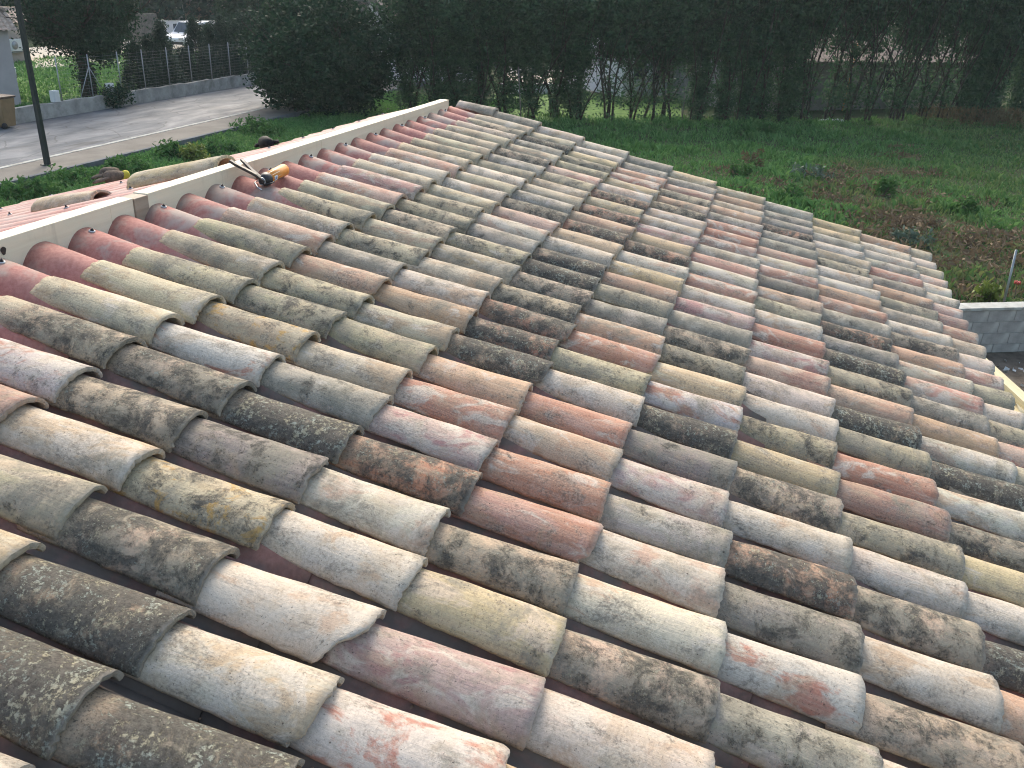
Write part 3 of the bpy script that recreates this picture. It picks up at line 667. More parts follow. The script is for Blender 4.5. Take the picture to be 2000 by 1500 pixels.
fb = MB(); fb.tube([gp(.010, 0, 0), gp(.030, 0, 0), gp(.052, 0, 0), gp(.056, 0, 0)], [.022, .031, .0335, .0325], 20)
fb.tube([gp(.268, -.02, -.01), gp(.16, -.027, -.012), gp(.05, -.026, -.01)], .003, 6); fb.tube([gp(.268, .018, -.016), gp(.16, .024, -.018), gp(.05, .022, -.014)], .003, 6)
fb.tube([gp(-.012, 0, 0), gp(.012, 0, 0)], [.013, .016], 12); fb.build('frame', 'gunmetal', gun, 0)
tb = MB(); pts = [gp(-.004 + .0 * a, .017 * math.cos(a), .017 * math.sin(a)) for a in np.linspace(0, 2 * math.pi, 16)]; tb.tube(pts, .003, 6); tb.build('collar', 'steel', gun)
ht, tt_ = AY(453, 317, 0.322) , AY(472, 312, 0.322)
hA = gp(-.006, .012, .002); tA = gp(.010, -.008, .012)
h1 = MB(); h1.bar([hA, hA.lerp(ht, .32) + Vector((0, -.012, .002)), hA.lerp(ht, .42) + Vector((0, -.006, .004)), hA.lerp(ht, .9), ht + Vector((.004, .012, .006))], .021, .013); h1.build('handle', 'gunbrown', gun, .002)
h2 = MB(); h2.bar([tA, tA.lerp(tt_, .35) + Vector((0, .01, .004)), tA.lerp(tt_, .8) + Vector((0, .006, .004)), tt_], .018, .012); h2.build('trigger', 'gunmetal', gun, .002)
SH = O + NV * (-0.036); q_ = [on_plane(x, y, SH, NV) for x, y in ((503, 353), (497, 357), (503, 366), (511, 371))]
rb = MB(); rb.tube([gp(-.008, .004, 0)] + q_, .0042, 8); rb.build('plunger_hook', 'steel', gun)
rb = MB(); rb.tube([gp(-.01, .008, -.012), gp(.02, .038, -.012), gp(.048, .04, -.010), gp(.03, .024, -.010)], .004, 8); rb.build('release_lever', 'gunmetal', gun)

# ------------------------------------------------------------------ street things
lp = G(93, 322, RZ)
lamp = thing('street_lamp', lp, 'dark green square street lamp post on the pavement edge', 'street lamp')
mb = MB(); mb.add([(lp.x + a * r_, lp.y + b_ * r_, lp.z + z) for z, r_ in ((0, .066), (6.2, .048)) for a, b_ in ((-1, -1), (1, -1), (1, 1), (-1, 1))], [(0, 1, 5, 4), (1, 2, 6, 5), (2, 3, 7, 6), (3, 0, 4, 7), (3, 2, 1, 0)]); mb.build('post', 'lamp', lamp, .012)
mb = MB(); mb.box((lp.x, lp.y, lp.z + .012), (.26, .26, .024)); mb.build('base_plate', 'lamp', lamp)
mb = MB(); mb.tube([(lp.x, lp.y, lp.z + 6.2), (lp.x, lp.y + .3, lp.z + 6.6), (lp.x, lp.y + 1.2, lp.z + 6.7)], [.05, .045, .04], 10); mb.build('arm', 'lamp', lamp)
mb = MB(); mb.box((lp.x, lp.y + 1.5, lp.z + 6.68), (.28, .7, .14)); mb.build('lantern', 'lamp', lamp, .03)

bp = G(10, 249, RZ - .06)
binn = thing('wheelie_bin', bp, 'tan wheelie bin standing by the low wall at the left edge', 'bin')
mb = MB(); mb.add([(bp.x + a * r_, bp.y + b_ * r_ * 1.1, bp.z + z) for z, r_ in ((.06, .24), (.98, .31)) for a, b_ in ((-1, -1), (1, -1), (1, 1), (-1, 1))], [(0, 1, 5, 4), (1, 2, 6, 5), (2, 3, 7, 6), (3, 0, 4, 7), (3, 2, 1, 0), (4, 5, 6, 7)]); mb.build('body', 'bin', binn, .03)
mb = MB(); mb.box((bp.x, bp.y, bp.z + 1.02), (.68, .74, .07)); mb.build('lid', 'bin_lid', binn, .02)
for sx in (-1, 1):
    mb = MB(); mb.tube([(bp.x - .27, bp.y + sx * .24, bp.z + .1), (bp.x - .27, bp.y + sx * .30, bp.z + .1)], .1, 14); mb.build('wheel', 'tyre', binn)

# low wall with wire fence along the far side of the road
wa_, wb_ = L_wall(G(-60, 250, RZ).x), L_wall(47.0); WH = 0.62
wdir = (wb_ - wa_).normalized(); wn = Vector((-wdir.y, wdir.x, 0))
lw = thing('low_wall', wa_, 'low stained rendered wall along the far side of the road', 'wall')
mb = MB(); L = (wb_ - wa_).length; n = 60; vs = []; fs = []
for i in range(n + 1):
    p = wa_ + wdir * (L * i / n); h = WH + 0.015 * math.sin(i * 1.3) + 0.012 * math.sin(i * 3.7)
    for o_, z in ((0, -.1), (0, h), (.2, h), (.2, -.1)): q = p + wn * o_; vs.append((q.x, q.y, z))
for i in range(n): fs += [(4 * i, 4 * i + 4, 4 * i + 5, 4 * i + 1), (4 * i + 1, 4 * i + 5, 4 * i + 6, 4 * i + 2), (4 * i + 2, 4 * i + 6, 4 * i + 7, 4 * i + 3)]
fs += [(0, 1, 2, 3), (4 * n + 3, 4 * n + 2, 4 * n + 1, 4 * n)]
mb.add(vs, fs); mb.build('wall', 'old_render', lw)
fence = thing('wire_fence', wa_ + Vector((0, 0, WH)), 'wire fence on thin grey posts standing on the low road wall', 'fence')
pmb = MB(); pmb.tube([(0, 0, -.05), (0, 0, 1.55)], .024, 6); post_me = pmb.mesh('post'); post_me.materials.append(MAT['galv'])
FB = wa_ + Vector((0, 0, WH))
xs_posts = []
for (px, py) in ((122, 202), (182, 192), (237, 177), (284, 174), (331, 168), (374, 161), (413, 154), (449, 149), (483, 143)):
    p = AY(px, py, wa_.y + .1); tt = (p - wa_).dot(wdir); xs_posts.append(tt)
tl = xs_posts[-1]
while tl < L - 3: tl += 2.6; xs_posts.append(tl)
for tt in xs_posts:
    p = wa_ + wdir * tt + wn * .1; o = bpy.data.objects.new('post', post_me); COL.objects.link(o); o.parent = fence; o.location = Vector((p.x, p.y, WH)) - FB
pb_ = wa_ + wdir * xs_posts[1] + wn * .1
for s_ in (-1, 1):
    mb = MB(); mb.tube([(pb_.x, pb_.y, WH + 1.1), (pb_.x + s_ * .7, pb_.y, WH - .02)], .017, 6); mb.build('brace', 'galv', fence)
mb = MB()
for zz in np.arange(.06, 1.56, .125):
    a, c = wa_ + wdir * xs_posts[0] + wn * .1, wa_ + wdir * (L - 1) + wn * .1
    mb.tube([(a.x, a.y, WH + zz), (c.x, c.y, WH + zz)], .0030, 4, smooth=False)
tt = xs_posts[0]
while tt < L - 1:
    p = wa_ + wdir * tt + wn * .1; mb.tube([(p.x, p.y, WH + .03), (p.x, p.y, WH + 1.5)], .0016, 3, smooth=False); tt += .5
stuff(mb.build('wire_mesh', 'galv', fence))
for (px, py, lab) in ((110, 205, 'white meter box on the low wall left of the tree trunk'), (216, 182, 'white meter box on the low wall right of the tree trunk')):
    p = AY(px, py, wa_.y + .12); p.z = WH
    t_ = thing('meter_box', p, lab, 'meter box', 'meter boxes on the low wall')
    mb = MB(); mb.box((p.x, p.y, WH + .20), (.29, .2, .40)); mb.build('cabinet', 'white_plastic', t_, .01)
    mb = MB(); mb.box((p.x, p.y - .108, WH + .20), (.23, .012, .32)); mb.build('door', 'white_plastic', t_, .004)

# ------------------------------------------------------------------ foliage makers
def leaf_quads(centers, normals_bias, size, r, aspect=0.5, droop=0.0):
    n = len(centers); d = r.normal(size=(n, 3)); d[:, 2] -= droop; d /= np.linalg.norm(d, axis=1)[:, None]
    e = r.normal(size=(n, 3)); e -= d * (e * d).sum(1)[:, None]; e /= np.linalg.norm(e, axis=1)[:, None]
    s = size * r.uniform(.6, 1.3, (n, 1)); a = d * s; b_ = e * s * aspect
    V = np.stack([centers - a, centers + b_ - a * .1, centers + a, centers - b_ - a * .1], 1).reshape(-1, 3)
    return V, np.arange(n * 4).reshape(n, 4)
def clump_points(n_clump, per, fn, spread, r):
    """leaf positions gathered into clumps whose centres come from fn(u) in the crown volume"""
    c = fn(n_clump, r); p = c[:, None, :] + r.normal(size=(n_clump, per, 3)) * spread * r.uniform(.6, 1.4, (n_clump, 1, 1)); return p.reshape(-1, 3)
def ellipsoid(c, rad, shell=0.55, cut=None):
    c = np.array(c, float); rad = np.array(rad, float)
    def f(n, r):
        d = r.normal(size=(n, 3)); d /= np.linalg.norm(d, axis=1)[:, None]; q = r.uniform(shell ** 3, 1, (n, 1)) ** (1 / 3)
        p = d * q * (1 + .16 * np.sin(d[:, :1] * 5 + 1) + .12 * np.sin(d[:, 1:2] * 7 + d[:, 2:] * 4)) ; return c + p * rad
    return f
def cone(c, rad, h, p=1.0):
    c = np.array(c, float)
    def f(n, r):
        z = r.uniform(0, 1, n) ** 1.15; q = (1 - z) ** p * rad * np.sqrt(r.uniform(.25, 1, n)) + .03; a = r.uniform(0, 6.283, n)
        return c + np.stack([q * np.cos(a), q * np.sin(a), z * h], 1)
    return f
def foliage_mesh(name, sets, seed, mat):
    r = np.random.default_rng(seed); Vs, Fs, o = [], [], 0
    for fn, ncl, per, spread, size, asp in sets:
        V, Fq = leaf_quads(clump_points(ncl, per, fn, spread, r), None, size, r, asp); Vs.append(V); Fs.append(Fq + o); o += len(V)
    me = np_mesh(name, np.concatenate(Vs), np.concatenate(Fs)); me.materials.append(MAT[mat]); return me
def branch(mb, p, d, length, rad, depth, r, spread=0.6, n=5, grav=0.0, kids=3):
    pts = [p]; rr = [rad]; q = Vector(p); dd = Vector(d).normalized(); seg = 4
    for i in range(seg):
        dd = (dd + Vector((r.uniform(-1, 1), r.uniform(-1, 1), r.uniform(-1, 1))) * .22 + Vector((0, 0, grav))).normalized()
        q = q + dd * (length / seg); pts.append(q.copy()); rr.append(rad * (1 - .55 * (i + 1) / seg))
    mb.tube(pts, rr, n if rad > .02 else 3, caps=False)
    if depth > 0:
        for k in range(kids):
            i = r.randint(1, seg); a = (dd + Vector((r.uniform(-1, 1), r.uniform(-1, 1), r.uniform(-.5, .9))) * spread).normalized()
            branch(mb, pts[i], a, length * r.uniform(.5, .78), rr[i] * .62, depth - 1, r, spread, n, grav, kids)
def tree_thing(name, loc, label, trunk_me, crown_me, group=None, rot=0.0, sc=(1, 1, 1), cat='tree', trunk_name='trunk', crown_name='crown'):
    t_ = thing(name, loc, label, cat, group); t_.rotation_euler = (0, 0, rot); t_.scale = sc
    for nm, me in ((trunk_name, trunk_me), (crown_name, crown_me)):
        if me is None: continue
        o = bpy.data.objects.new(nm, me); COL.objects.link(o); o.parent = t_
    return t_

# hedge trees along the far side of the field
HV = []
for v in range(5):
    r = random.Random(50 + v); tm = MB()
    for q in range(r.randint(3, 5)):
        a = r.uniform(0, 6.28); d = Vector((math.cos(a) * .10, math.sin(a) * .10, 1)); branch(tm, Vector((r.uniform(-.35, .35), r.uniform(-.3, .3), 0)), d, r.uniform(3.6, 5.2), r.uniform(.03, .065), 2, r, .5, 5, .06, 3)
    tme = tm.mesh('trunk'); tme.materials.append(MAT['bark'])
    sets = [(ellipsoid((0, 0, 5.2), (1.15, 1.15, 2.1), .2), 165, 46, .21, .088, .5), (ellipsoid((.1, 0, 3.2), (.75, .8, 1.5), .1), (26 if v < 2 else 120), 32, .17, .08, .5), (ellipsoid((0, 0, 1.1), (.5, .6, 1.1), .0), (26 if v < 2 else 60 + 20 * (v - 2)), 24, .16, .075, .5)]
    HV.append((tme, foliage_mesh('crown', sets, 70 + v, 'leaf_hedge')))
hline = [G(790, 228), G(1000, 232), G(1150, 236), G(1330, 237), G(1500, 239), G(1700, 242), G(1900, 240), G(2140, 240)]
def poly_at(pl, t):
    Ls = [(pl[i + 1] - pl[i]).length for i in range(len(pl) - 1)]; tot = sum(Ls); t *= tot
    for i, l in enumerate(Ls):
        if t <= l or i == len(Ls) - 1: return pl[i].lerp(pl[i + 1], t / l)
        t -= l
hr = random.Random(5); NH = 34
for i in range(NH):
    p = poly_at(hline, i / (NH - 1)); p = p + Vector((hr.uniform(.2, .9), hr.uniform(-.25, .25), 0)); f = i / (NH - 1)
    hs = 0.80 if f < .35 else (0.9 + .25 * min(1, (f - .35) / .2))
    sp_ = ROT.transposed() @ (p - CAM); hx = 1000 + sp_.x / -sp_.z * F
    tm_, cm_ = HV[hr.randrange(2) if (1150 < hx < 1330 or 1560 < hx < 1850) else 2 + (hr.randrange(2) if hx < 1330 else 1 + hr.randrange(2))]
    hl = 'left of the white house' if hx < 1150 else 'in front of the white house' if hx < 1400 else 'in front of the long low house' if hx < 1930 else 'right of the long low house'
    tree_thing('hedge_tree', p, 'thin-stemmed dark evergreen hedge tree behind the field, ' + hl, tm_, cm_, 'evergreen trees in the hedge row', hr.uniform(0, 6.28), (1, 1, hs * hr.uniform(.93, 1.08)))

# big round evergreen bush
bb_ = G(625, 232); r = random.Random(3); tm = MB()
for q in range(7): a = q * .9; branch(tm, Vector((math.cos(a) * .4, math.sin(a) * .4, 0)), Vector((math.cos(a) * .45, math.sin(a) * .45, 1)), 2.6, .09, 2, r, .6, 6)
tme = tm.mesh('trunk'); tme.materials.append(MAT['bark'])
cme = foliage_mesh('crown', [(ellipsoid((0, 0, 2.05), (2.75, 2.75, 2.25), .72), 620, 46, .20, .085, .55), (ellipsoid((0, 0, 1.9), (2.3, 2.3, 1.9), .3), 200, 40, .25, .10, .6)], 11, 'leaf_oak')
tree_thing('evergreen_bush', bb_ + Vector((1.6, .6, 0)), 'big round dark evergreen bush beside the end of the road', tme, cme, None, 0, (1, 1.15, 1.0), 'bush')

# tree behind the fence on the left
tp = G(195, 188, .1); tp = Vector((tp.x - .6, tp.y, .1)); r = random.Random(9); tm = MB()
tm.tube([(0, 0, 0), (.05, 0, .8), (0, .05, 1.6), (0, 0, 2.6)], [.34, .27, .25, .2], 10)
for q in range(9): a = q * .7; branch(tm, Vector((0, 0, 1.7 + q * .12)), Vector((math.cos(a), math.sin(a), .5)), 2.0, .10, 2, r, .6, 6)
tme = tm.mesh('trunk'); tme.materials.append(MAT['bark'])
cme = foliage_mesh('crown', [(ellipsoid((0, 0, 4.1), (2.45, 2.45, 2.35), .55), 600, 42, .22, .085, .45), (ellipsoid((-.9, -.8, 2.4), (1.2, 1.2, .75), .2), 90, 36, .16, .08, .45), (ellipsoid((1.1, -.8, 2.5), (1.1, 1.0, .7), .2), 60, 36, .16, .08, .45), (ellipsoid((0, 0, .9), (.42, .42, 1.0), .3), 60, 24, .09, .06, .6)], 12, 'leaf_oak')
tree_thing('evergreen_tree', tp, 'dense dark evergreen tree with ivied trunk behind the road fence', tme, cme, None, .6, (1, 1, 1))

# conifer screen behind the fence
CV = []
for v in range(3):
    tm = MB(); tm.tube([(0, 0, 0), (0, 0, 2.2)], [.06, .02], 6); tme = tm.mesh('trunk'); tme.materials.append(MAT['bark'])
    CV.append((tme, foliage_mesh('crown', [(cone((0, 0, .05), .95, 2.9, .75), 260, 30, .12, .065, .4), (cone((0, 0, 2.2), .22, 1.0, .9), 22, 24, .07, .055, .4)], 30 + v, 'leaf_cypress')))
cr_ = random.Random(8)
for i, px in enumerate((262, 287, 312, 337, 360, 384, 407, 428, 450, 472, 495)):
    base = AY(px, 170, wa_.y + 1.5); x = base.x
    p = Vector((x, wa_.y + 1.3 + cr_.uniform(-.2, .4) + (x - wa_.x) * wdir.y / wdir.x, .1)); hh = (.72, .8, .98, .86, .74, 1.0, .9, 1.02, .95, 1.05, 1.1)[i]
    tm_, cm_ = CV[i % 3]
    tree_thing('conifer', p, 'young dark conifer in the screen planted behind the wire fence', tm_, cm_, 'conifers behind the wire fence', cr_.uniform(0, 6), (.95, .95, hh * (.8 if i in (3, 4) else 1.0)), 'conifer')

# bare winter trees behind the bush
BV_ = []
for v in range(3):
    r = random.Random(90 + v); tm = MB(); tm.tube([(0, 0, 0), (.1, 0, 1.2), (0, .1, 2.2)], [.22, .18, .15], 8)
    for q in range(6): a = q * 1.05 + v; branch(tm, Vector((0, 0, 1.6 + .12 * q)), Vector((math.cos(a), math.sin(a), .8)), 2.6, .09, 4, r, .75, 5, -.02, 3)
    me = tm.mesh('trunk'); me.materials.append(MAT['bark_grey']); BV_.append(me)
for i, (px, py, sc, lab) in enumerate(((690, 150, 1.3, 'bare grey twisted tree right above the round bush'), (780, 160, 1.35, 'bare grey tree between the round bush and the hedge row'), (900, 150, 1.15, 'bare twiggy tree at the left end of the hedge row'), (560, 100, 1.4, 'bare pale-branched tree behind the left part of the round bush'))):
    p = G(px, py); tree_thing('bare_tree', p, lab, BV_[i % 3], None, 'bare trees behind the bush', i * 1.3, (sc, sc, sc), 'tree')

# taller dark evergreens further back
r = random.Random(19); tm = MB(); tm.tube([(0, 0, 0), (0, 0, 4)], [.3, .15], 8)
for q in range(8): a = q * .8; branch(tm, Vector((0, 0, 1.5 + q * .3)), Vector((math.cos(a), math.sin(a), .4)), 2.4, .09, 1, r, .6, 5)
tme = tm.mesh('trunk'); tme.materials.append(MAT['bark'])
cme = foliage_mesh('crown', [(ellipsoid((0, 0, 4.4), (2.9, 2.9, 3.0), .4), 420, 40, .30, .13, .5), (ellipsoid((0, 0, 2.0), (2.4, 2.4, 1.7), .4), 160, 36, .28, .13, .5)], 41, 'leaf_oak')
for i, (px, py, sx, sz, lab) in enumerate(((560, 120, .9, 1.0, 'dark pine-like tree behind the left side of the round bush'), (700, 130, 1.0, .95, 'dark evergreen tree behind the round bush and bare tree'), (860, 140, .9, .85, 'dark evergreen tree at the left end of the hedge row'), (960, 120, .85, .9, 'dark evergreen tree behind the left of the hedge row'), (500, 112, .8, .85, 'dark evergreen tree between the conifer screen and the round bush'), (640, 120, .9, 1.0, 'dark evergreen tree right behind the middle of the round bush'), (790, 142, .95, .95, 'dark evergreen tree hiding most of the pale house'))):
    tree_thing('evergreen_tree', G(px, py), lab, tme, cme, 'evergreen trees behind the bush', i * 1.1, (sx, sx, sz))
# slim cypresses in front of the far house, and the dark wood closing the view
cyp = foliage_mesh('crown', [(cone((0, 0, .2), .75, 8.5, .55), 420, 26, .12, .10, .4)], 44, 'leaf_cypress')
tm = MB(); tm.tube([(0, 0, 0), (0, 0, 5)], [.12, .04], 6); ct = tm.mesh('trunk'); ct.materials.append(MAT['bark'])
for i, (px, lab) in enumerate(((365, 'slim dark cypress in front of the far tiled house porch'), (416, 'slim dark cypress right of the far tiled house porch'))):
    tree_thing('cypress', G(px, 62), lab, ct, cyp, 'slim cypresses by the far house', i, (.85, .85, 1.2))
def woods(name, pts, seed, size, hgt):
    r = np.random.default_rng(seed); C = []
    for (x, y) in pts:
        f = ellipsoid((x, y, hgt * .45), (4.0, 4.0, hgt * .55), .5); C.append(clump_points(70, 14, f, .6, r))
    V, Fq = leaf_quads(np.concatenate(C), None, size, r, .6); return stuff(link(name, np_mesh(name, V, Fq), 'leaf_cypress'))
far = []
for px in range(-100, 2200, 36):
    d = ray(px, 60); d.z = 0; d.normalize()
    for dist in (88, 104): far.append((CAM.x + d.x * (dist + 5 * math.sin(px * .1)), CAM.y + d.y * (dist + 5 * math.sin(px * .1))))
woods('distant_woods', far, 61, .32, 10.0)

# ------------------------------------------------------------------ buildings beyond
def roof_waves(mb, a, c, d, e, n, lift=0.05):
    """tiled roof slope a-c (eave) to d-e (ridge) as rows of rounded channels with real depth"""
    a, c, d, e = (Vector(p) for p in (a, c, d, e)); nrm = (c - a).cross(d - a).normalized()
    if nrm.z < 0: nrm = -nrm
    m = n * 4; rows = 7
    V = []; Fc = []
    for j in range(rows + 1):
        for st in ((0, 1) if 0 < j < rows else (0,)):
            for i in range(m + 1):
                t = i / m; lo = a.lerp(c, t); hi = d.lerp(e, t); p = lo.lerp(hi, j / rows); hh = lift * (0.5 + 0.5 * math.cos(2 * math.pi * i / 4)) + (0.035 if st == 0 else 0.0)
                V.append(p + nrm * hh)
    w1 = m + 1; lines = len(V) // w1
    for q in range(lines - 1):
        for i in range(m): Fc.append((q * w1 + i, q * w1 + i + 1, (q + 1) * w1 + i + 1, (q + 1) * w1 + i))
    mb.add(V, Fc)
def building(name, label, P0, P1, depth, h, roof_h, wall_mat, openings=(), over=.35, roof=True, nw=40, group=None, flip=1):
    """P0-P1: the wall line facing the camera; depth goes away from it"""
    P0, P1 = Vector(P0), Vector(P1); P0.z = P1.z = 0; u = (P1 - P0).normalized(); v = Vector((-u.y, u.x, 0)) * flip
    if v.dot(Vector((CAM.x, CAM.y, 0)) - P0) > 0: v = -v
    t_ = thing(name, P0, label, 'house', group); Lw = (P1 - P0).length; Z = Vector((0, 0, 1))
    mb = MB(); c = [P0, P1, P1 + v * depth, P0 + v * depth]
    mb.add([*c, *[q + Z * h for q in c]], [(0, 1, 5, 4), (1, 2, 6, 5), (2, 3, 7, 6), (3, 0, 4, 7), (4, 5, 6, 7)])
    if roof: 
        for q in (P0, P1): mb.add([q + Z * h, q + v * depth + Z * h, q + v * depth / 2 + Z * (h + roof_h)], [(0, 1, 2)])
    mb.build('wall', wall_mat, t_)
    if roof:
        mb = MB(); k = over; sl = roof_h / (depth / 2); A = P0 - u * k - v * k + Z * (h - k * sl + .03); B = P1 + u * k - v * k + Z * (h - k * sl + .03)
        D = P0 - u * k + v * depth / 2 + Z * (h + roof_h + .03); E = P1 + u * k + v * depth / 2 + Z * (h + roof_h + .03)
        roof_waves(mb, A, B, D, E, nw); A2 = A + v * (depth + 2 * k); B2 = B + v * (depth + 2 * k); roof_waves(mb, A2, B2, D, E, nw)
        mb.build('roof', 'roof_far', t_)
        mb = MB(); mb.tube([D + Z * .05, E + Z * .05], .1, 8); mb.build('ridge_tiles', 'roof_far', t_)
    for (a0, z0, ww, hh, mt) in openings:
        q = P0 + u * a0 + Z * (z0 + hh / 2); M = Matrix.Translation(q) @ Matrix(((u.x, v.x, 0, 0), (u.y, v.y, 0, 0), (0, 0, 1, 0), (0, 0, 0, 1)))
        mb = MB(); mb.box((0, -.02, 0), (ww + .16, .06, hh + .16), M); fr = mb.build('window' if hh < 1.6 else 'door', 'wall_white' if mt == 'glass' else 'wall_grey', t_)
        mb = MB(); mb.box((0, -.056, 0), (ww, .02, hh), M); c_ = mb.mesh('pane'); sub('pane', c_, mt, fr)
    return t_
# long low house behind the hedge on the right
building('long_house', 'long low house with a tiled roof half hidden behind the right hedge trees', G(1440, 219), G(1925, 208), 6.5, 2.55, 1.7, 'wall_grey', ((3.2, 0.0, .95, 2.05, 'shutter'), (9.6, 0.95, .8, 1.0, 'glass'), (6.2, .95, .9, 1.0, 'shutter')), .45, True, 44)
building('white_house', 'white house glimpsed through the middle of the hedge row', G(1215, 190), G(1345, 186), 6, 3.4, 1.3, 'wall_white', ((1.0, .9, .8, 1.1, 'glass'), (2.6, .9, .8, 1.1, 'glass')), .4, True, 20)
building('pale_house', 'pale house glimpsed through the bare trees left of the hedge row', G(790, 165), G(935, 160), 6, 3.0, 1.4, 'wall_white', ((1.2, .9, .9, 1.1, 'glass'),), .4, True, 20)
building('pink_house', 'pink rendered house behind the round bush and pine', G(560, 95), G(690, 92), 6, 3.6, 1.2, 'wall_pink', ((3.4, 1.0, .8, 1.1, 'glass'),), .4, True, 18)
building('gabled_house', 'pink and white house showing above the left end of the hedge', G(985, 70), G(1150, 66), 8, 4.2, 1.6, 'wall_pink', ((1.5, 1.8, 1.0, 1.2, 'glass'), (5.0, 1.8, 1.0, 1.2, 'glass')), .5, True, 26)
building('left_house', 'lilac-grey rendered house corner at the left edge beside the tan bin', G(-190, 222), G(44, 212), 3.2, 2.9, .5, 'wall_lilac', (), .3, True, 24)
pw = building('pink_annex', 'low pink annex with a tiled eave left of the ivied tree', G(-60, 128), G(60, 126), 3.5, 2.2, .55, 'wall_pink', (), .3, True, 22)
# porch house far left
ph = building('porch_house', 'far house with striped tile roof and pale porch pillar', G(352, 66), G(520, 64), 8, 2.55, 2.2, 'wall_ochre', ((4.0, 0.8, .9, 1.1, 'shutter'),), .9, True, 26)
pp = G(357, 68); mb = MB(); mb.box((pp.x, pp.y, 1.3), (.4, .4, 2.6)); mb.build('pillar', 'coping', ph)
# garden walls
def wall_run(name, a, c, h, th, mat, label, cap=None):
    a, c = Vector(a), Vector(c); a.z = c.z = 0; u = (c - a).normalized(); v = Vector((-u.y, u.x, 0)); t_ = thing(name, a, label, 'wall'); mb = MB(); q = [a, c, c + v * th, a + v * th]
    mb.add([*q, *[p + Vector((0, 0, h)) for p in q]], [(0, 1, 5, 4), (1, 2, 6, 5), (2, 3, 7, 6), (3, 0, 4, 7), (4, 5, 6, 7)]); mb.build('wall', mat, t_)
    if cap:
        mb = MB(); q = [a - v * .03, c - v * .03, c + v * (th + .03), a + v * (th + .03)]
        mb.add([*[p + Vector((0, 0, h + .002)) for p in q], *[p + Vector((0, 0, h + .06)) for p in q]], [(0, 1, 5, 4), (1, 2, 6, 5), (2, 3, 7, 6), (3, 0, 4, 7), (4, 5, 6, 7), (3, 2, 1, 0)]); mb.build('coping', cap, t_)
    return t_
wall_run('garden_wall', G(313, 88), G(500, 84), 1.65, .2, 'wall_white', 'white garden wall behind the parked white car', 'coping')
wall_run('stone_wall', G(262, 92), G(313, 89), 2.2, .3, 'wall_dark', 'dark grey wall between the ivied tree and the white garden wall')
wall_run('white_wall', G(980, 184), G(1130, 182), .45, .2, 'wall_white', 'low white wall seen between the thin hedge stems', 'wall_white')

# parked cars
def car(loc, ang, label):
    t_ = thing('parked_car', loc, label, 'car', 'white cars in the yard'); t_.rotation_euler = (0, 0, ang); LOC[t_.name] = Vector((0, 0, 0))
    prof = [(-2.0, .35), (-2.05, .75), (-1.55, .95), (-.75, 1.05), (-.1, 1.72), (1.7, 1.78), (2.0, 1.1), (2.05, .4)]
    mb = MB(); n = len(prof); vs = []
    for y, ins in ((-.85, .0), (.85, .0)):
        for x, z in prof: vs.append((x, y * (0.82 if z > 1.3 else 1.0), z))
    mb.add(vs, [tuple(range(n)), tuple(range(2 * n - 1, n - 1, -1))] + [(i, n + i, n + (i + 1) % n, (i + 1) % n) for i in range(n)]); mb.build('body', 'paint_white', t_, .06)
    def quad(name, pts, mat): m = MB(); m.add(pts, [(0, 1, 2, 3)]); m.build(name, mat, t_)
    quad('windscreen', [(-.74, -.72, 1.09), (-.74, .72, 1.09), (-.15, .62, 1.70), (-.15, -.62, 1.70)], 'glass')
    for s_ in (-1, 1):
        m = MB()
        for a in ((-.55, .55), (.65, 1.7)): m.box(((a[0] + a[1]) / 2, s_ * .80, 1.38), (a[1] - a[0], .04, .42))
        m.build('side_window', 'glass', t_)
        for x in (-1.3, 1.35): m = MB(); m.tube([(x, s_ * .72, .33), (x, s_ * .89, .33)], .33, 18); wo_ = m.build('wheel', 'tyre', t_); m = MB(); m.tube([(x, s_ * .885, .33), (x, s_ * .90, .33)], .19, 14); sub('rim', m.mesh('rim'), 'steel', wo_)
        m = MB(); m.box((-2.03, s_ * .6, .72), (.08, .36, .16)); m.build('headlight', 'steel', t_, .02)
    m = MB(); m.box((-2.06, 0, .45), (.05, 1.5, .18)); m.build('bumper', 'rubber', t_, .02)
cp = G(372, 94, .13); d2 = CAM - cp; car(Vector((cp.x, cp.y, .13)), math.atan2(d2.y, d2.x) + math.pi - .55, 'white car parked in front of the white garden wall')
cp = G(14, 165, .1); car(Vector((cp.x - 2.0, cp.y + .4, .1)), 2.9, 'white car mostly hidden behind the lilac-grey house corner')
# air conditioner on the annex wall
q = G(36, 126); q = Vector((q.x - .25, q.y - .22, 1.05)); ac = thing('air_conditioner', q, 'white air conditioner unit on the pink annex wall', 'air conditioner')
mb = MB(); mb.box((q.x, q.y, q.z), (.85, .34, .62)); mb.build('casing', 'white_plastic', ac, .02)
mb = MB(); mb.tube([(q.x - .14, q.y - .172, q.z), (q.x - .14, q.y - .18, q.z)], .22, 20); mb.build('fan_grille', 'galv', ac)
mb = MB(); mb.box((q.x, q.y, q.z - .36), (.7, .3, .04)); mb.build('bracket', 'galv', ac)

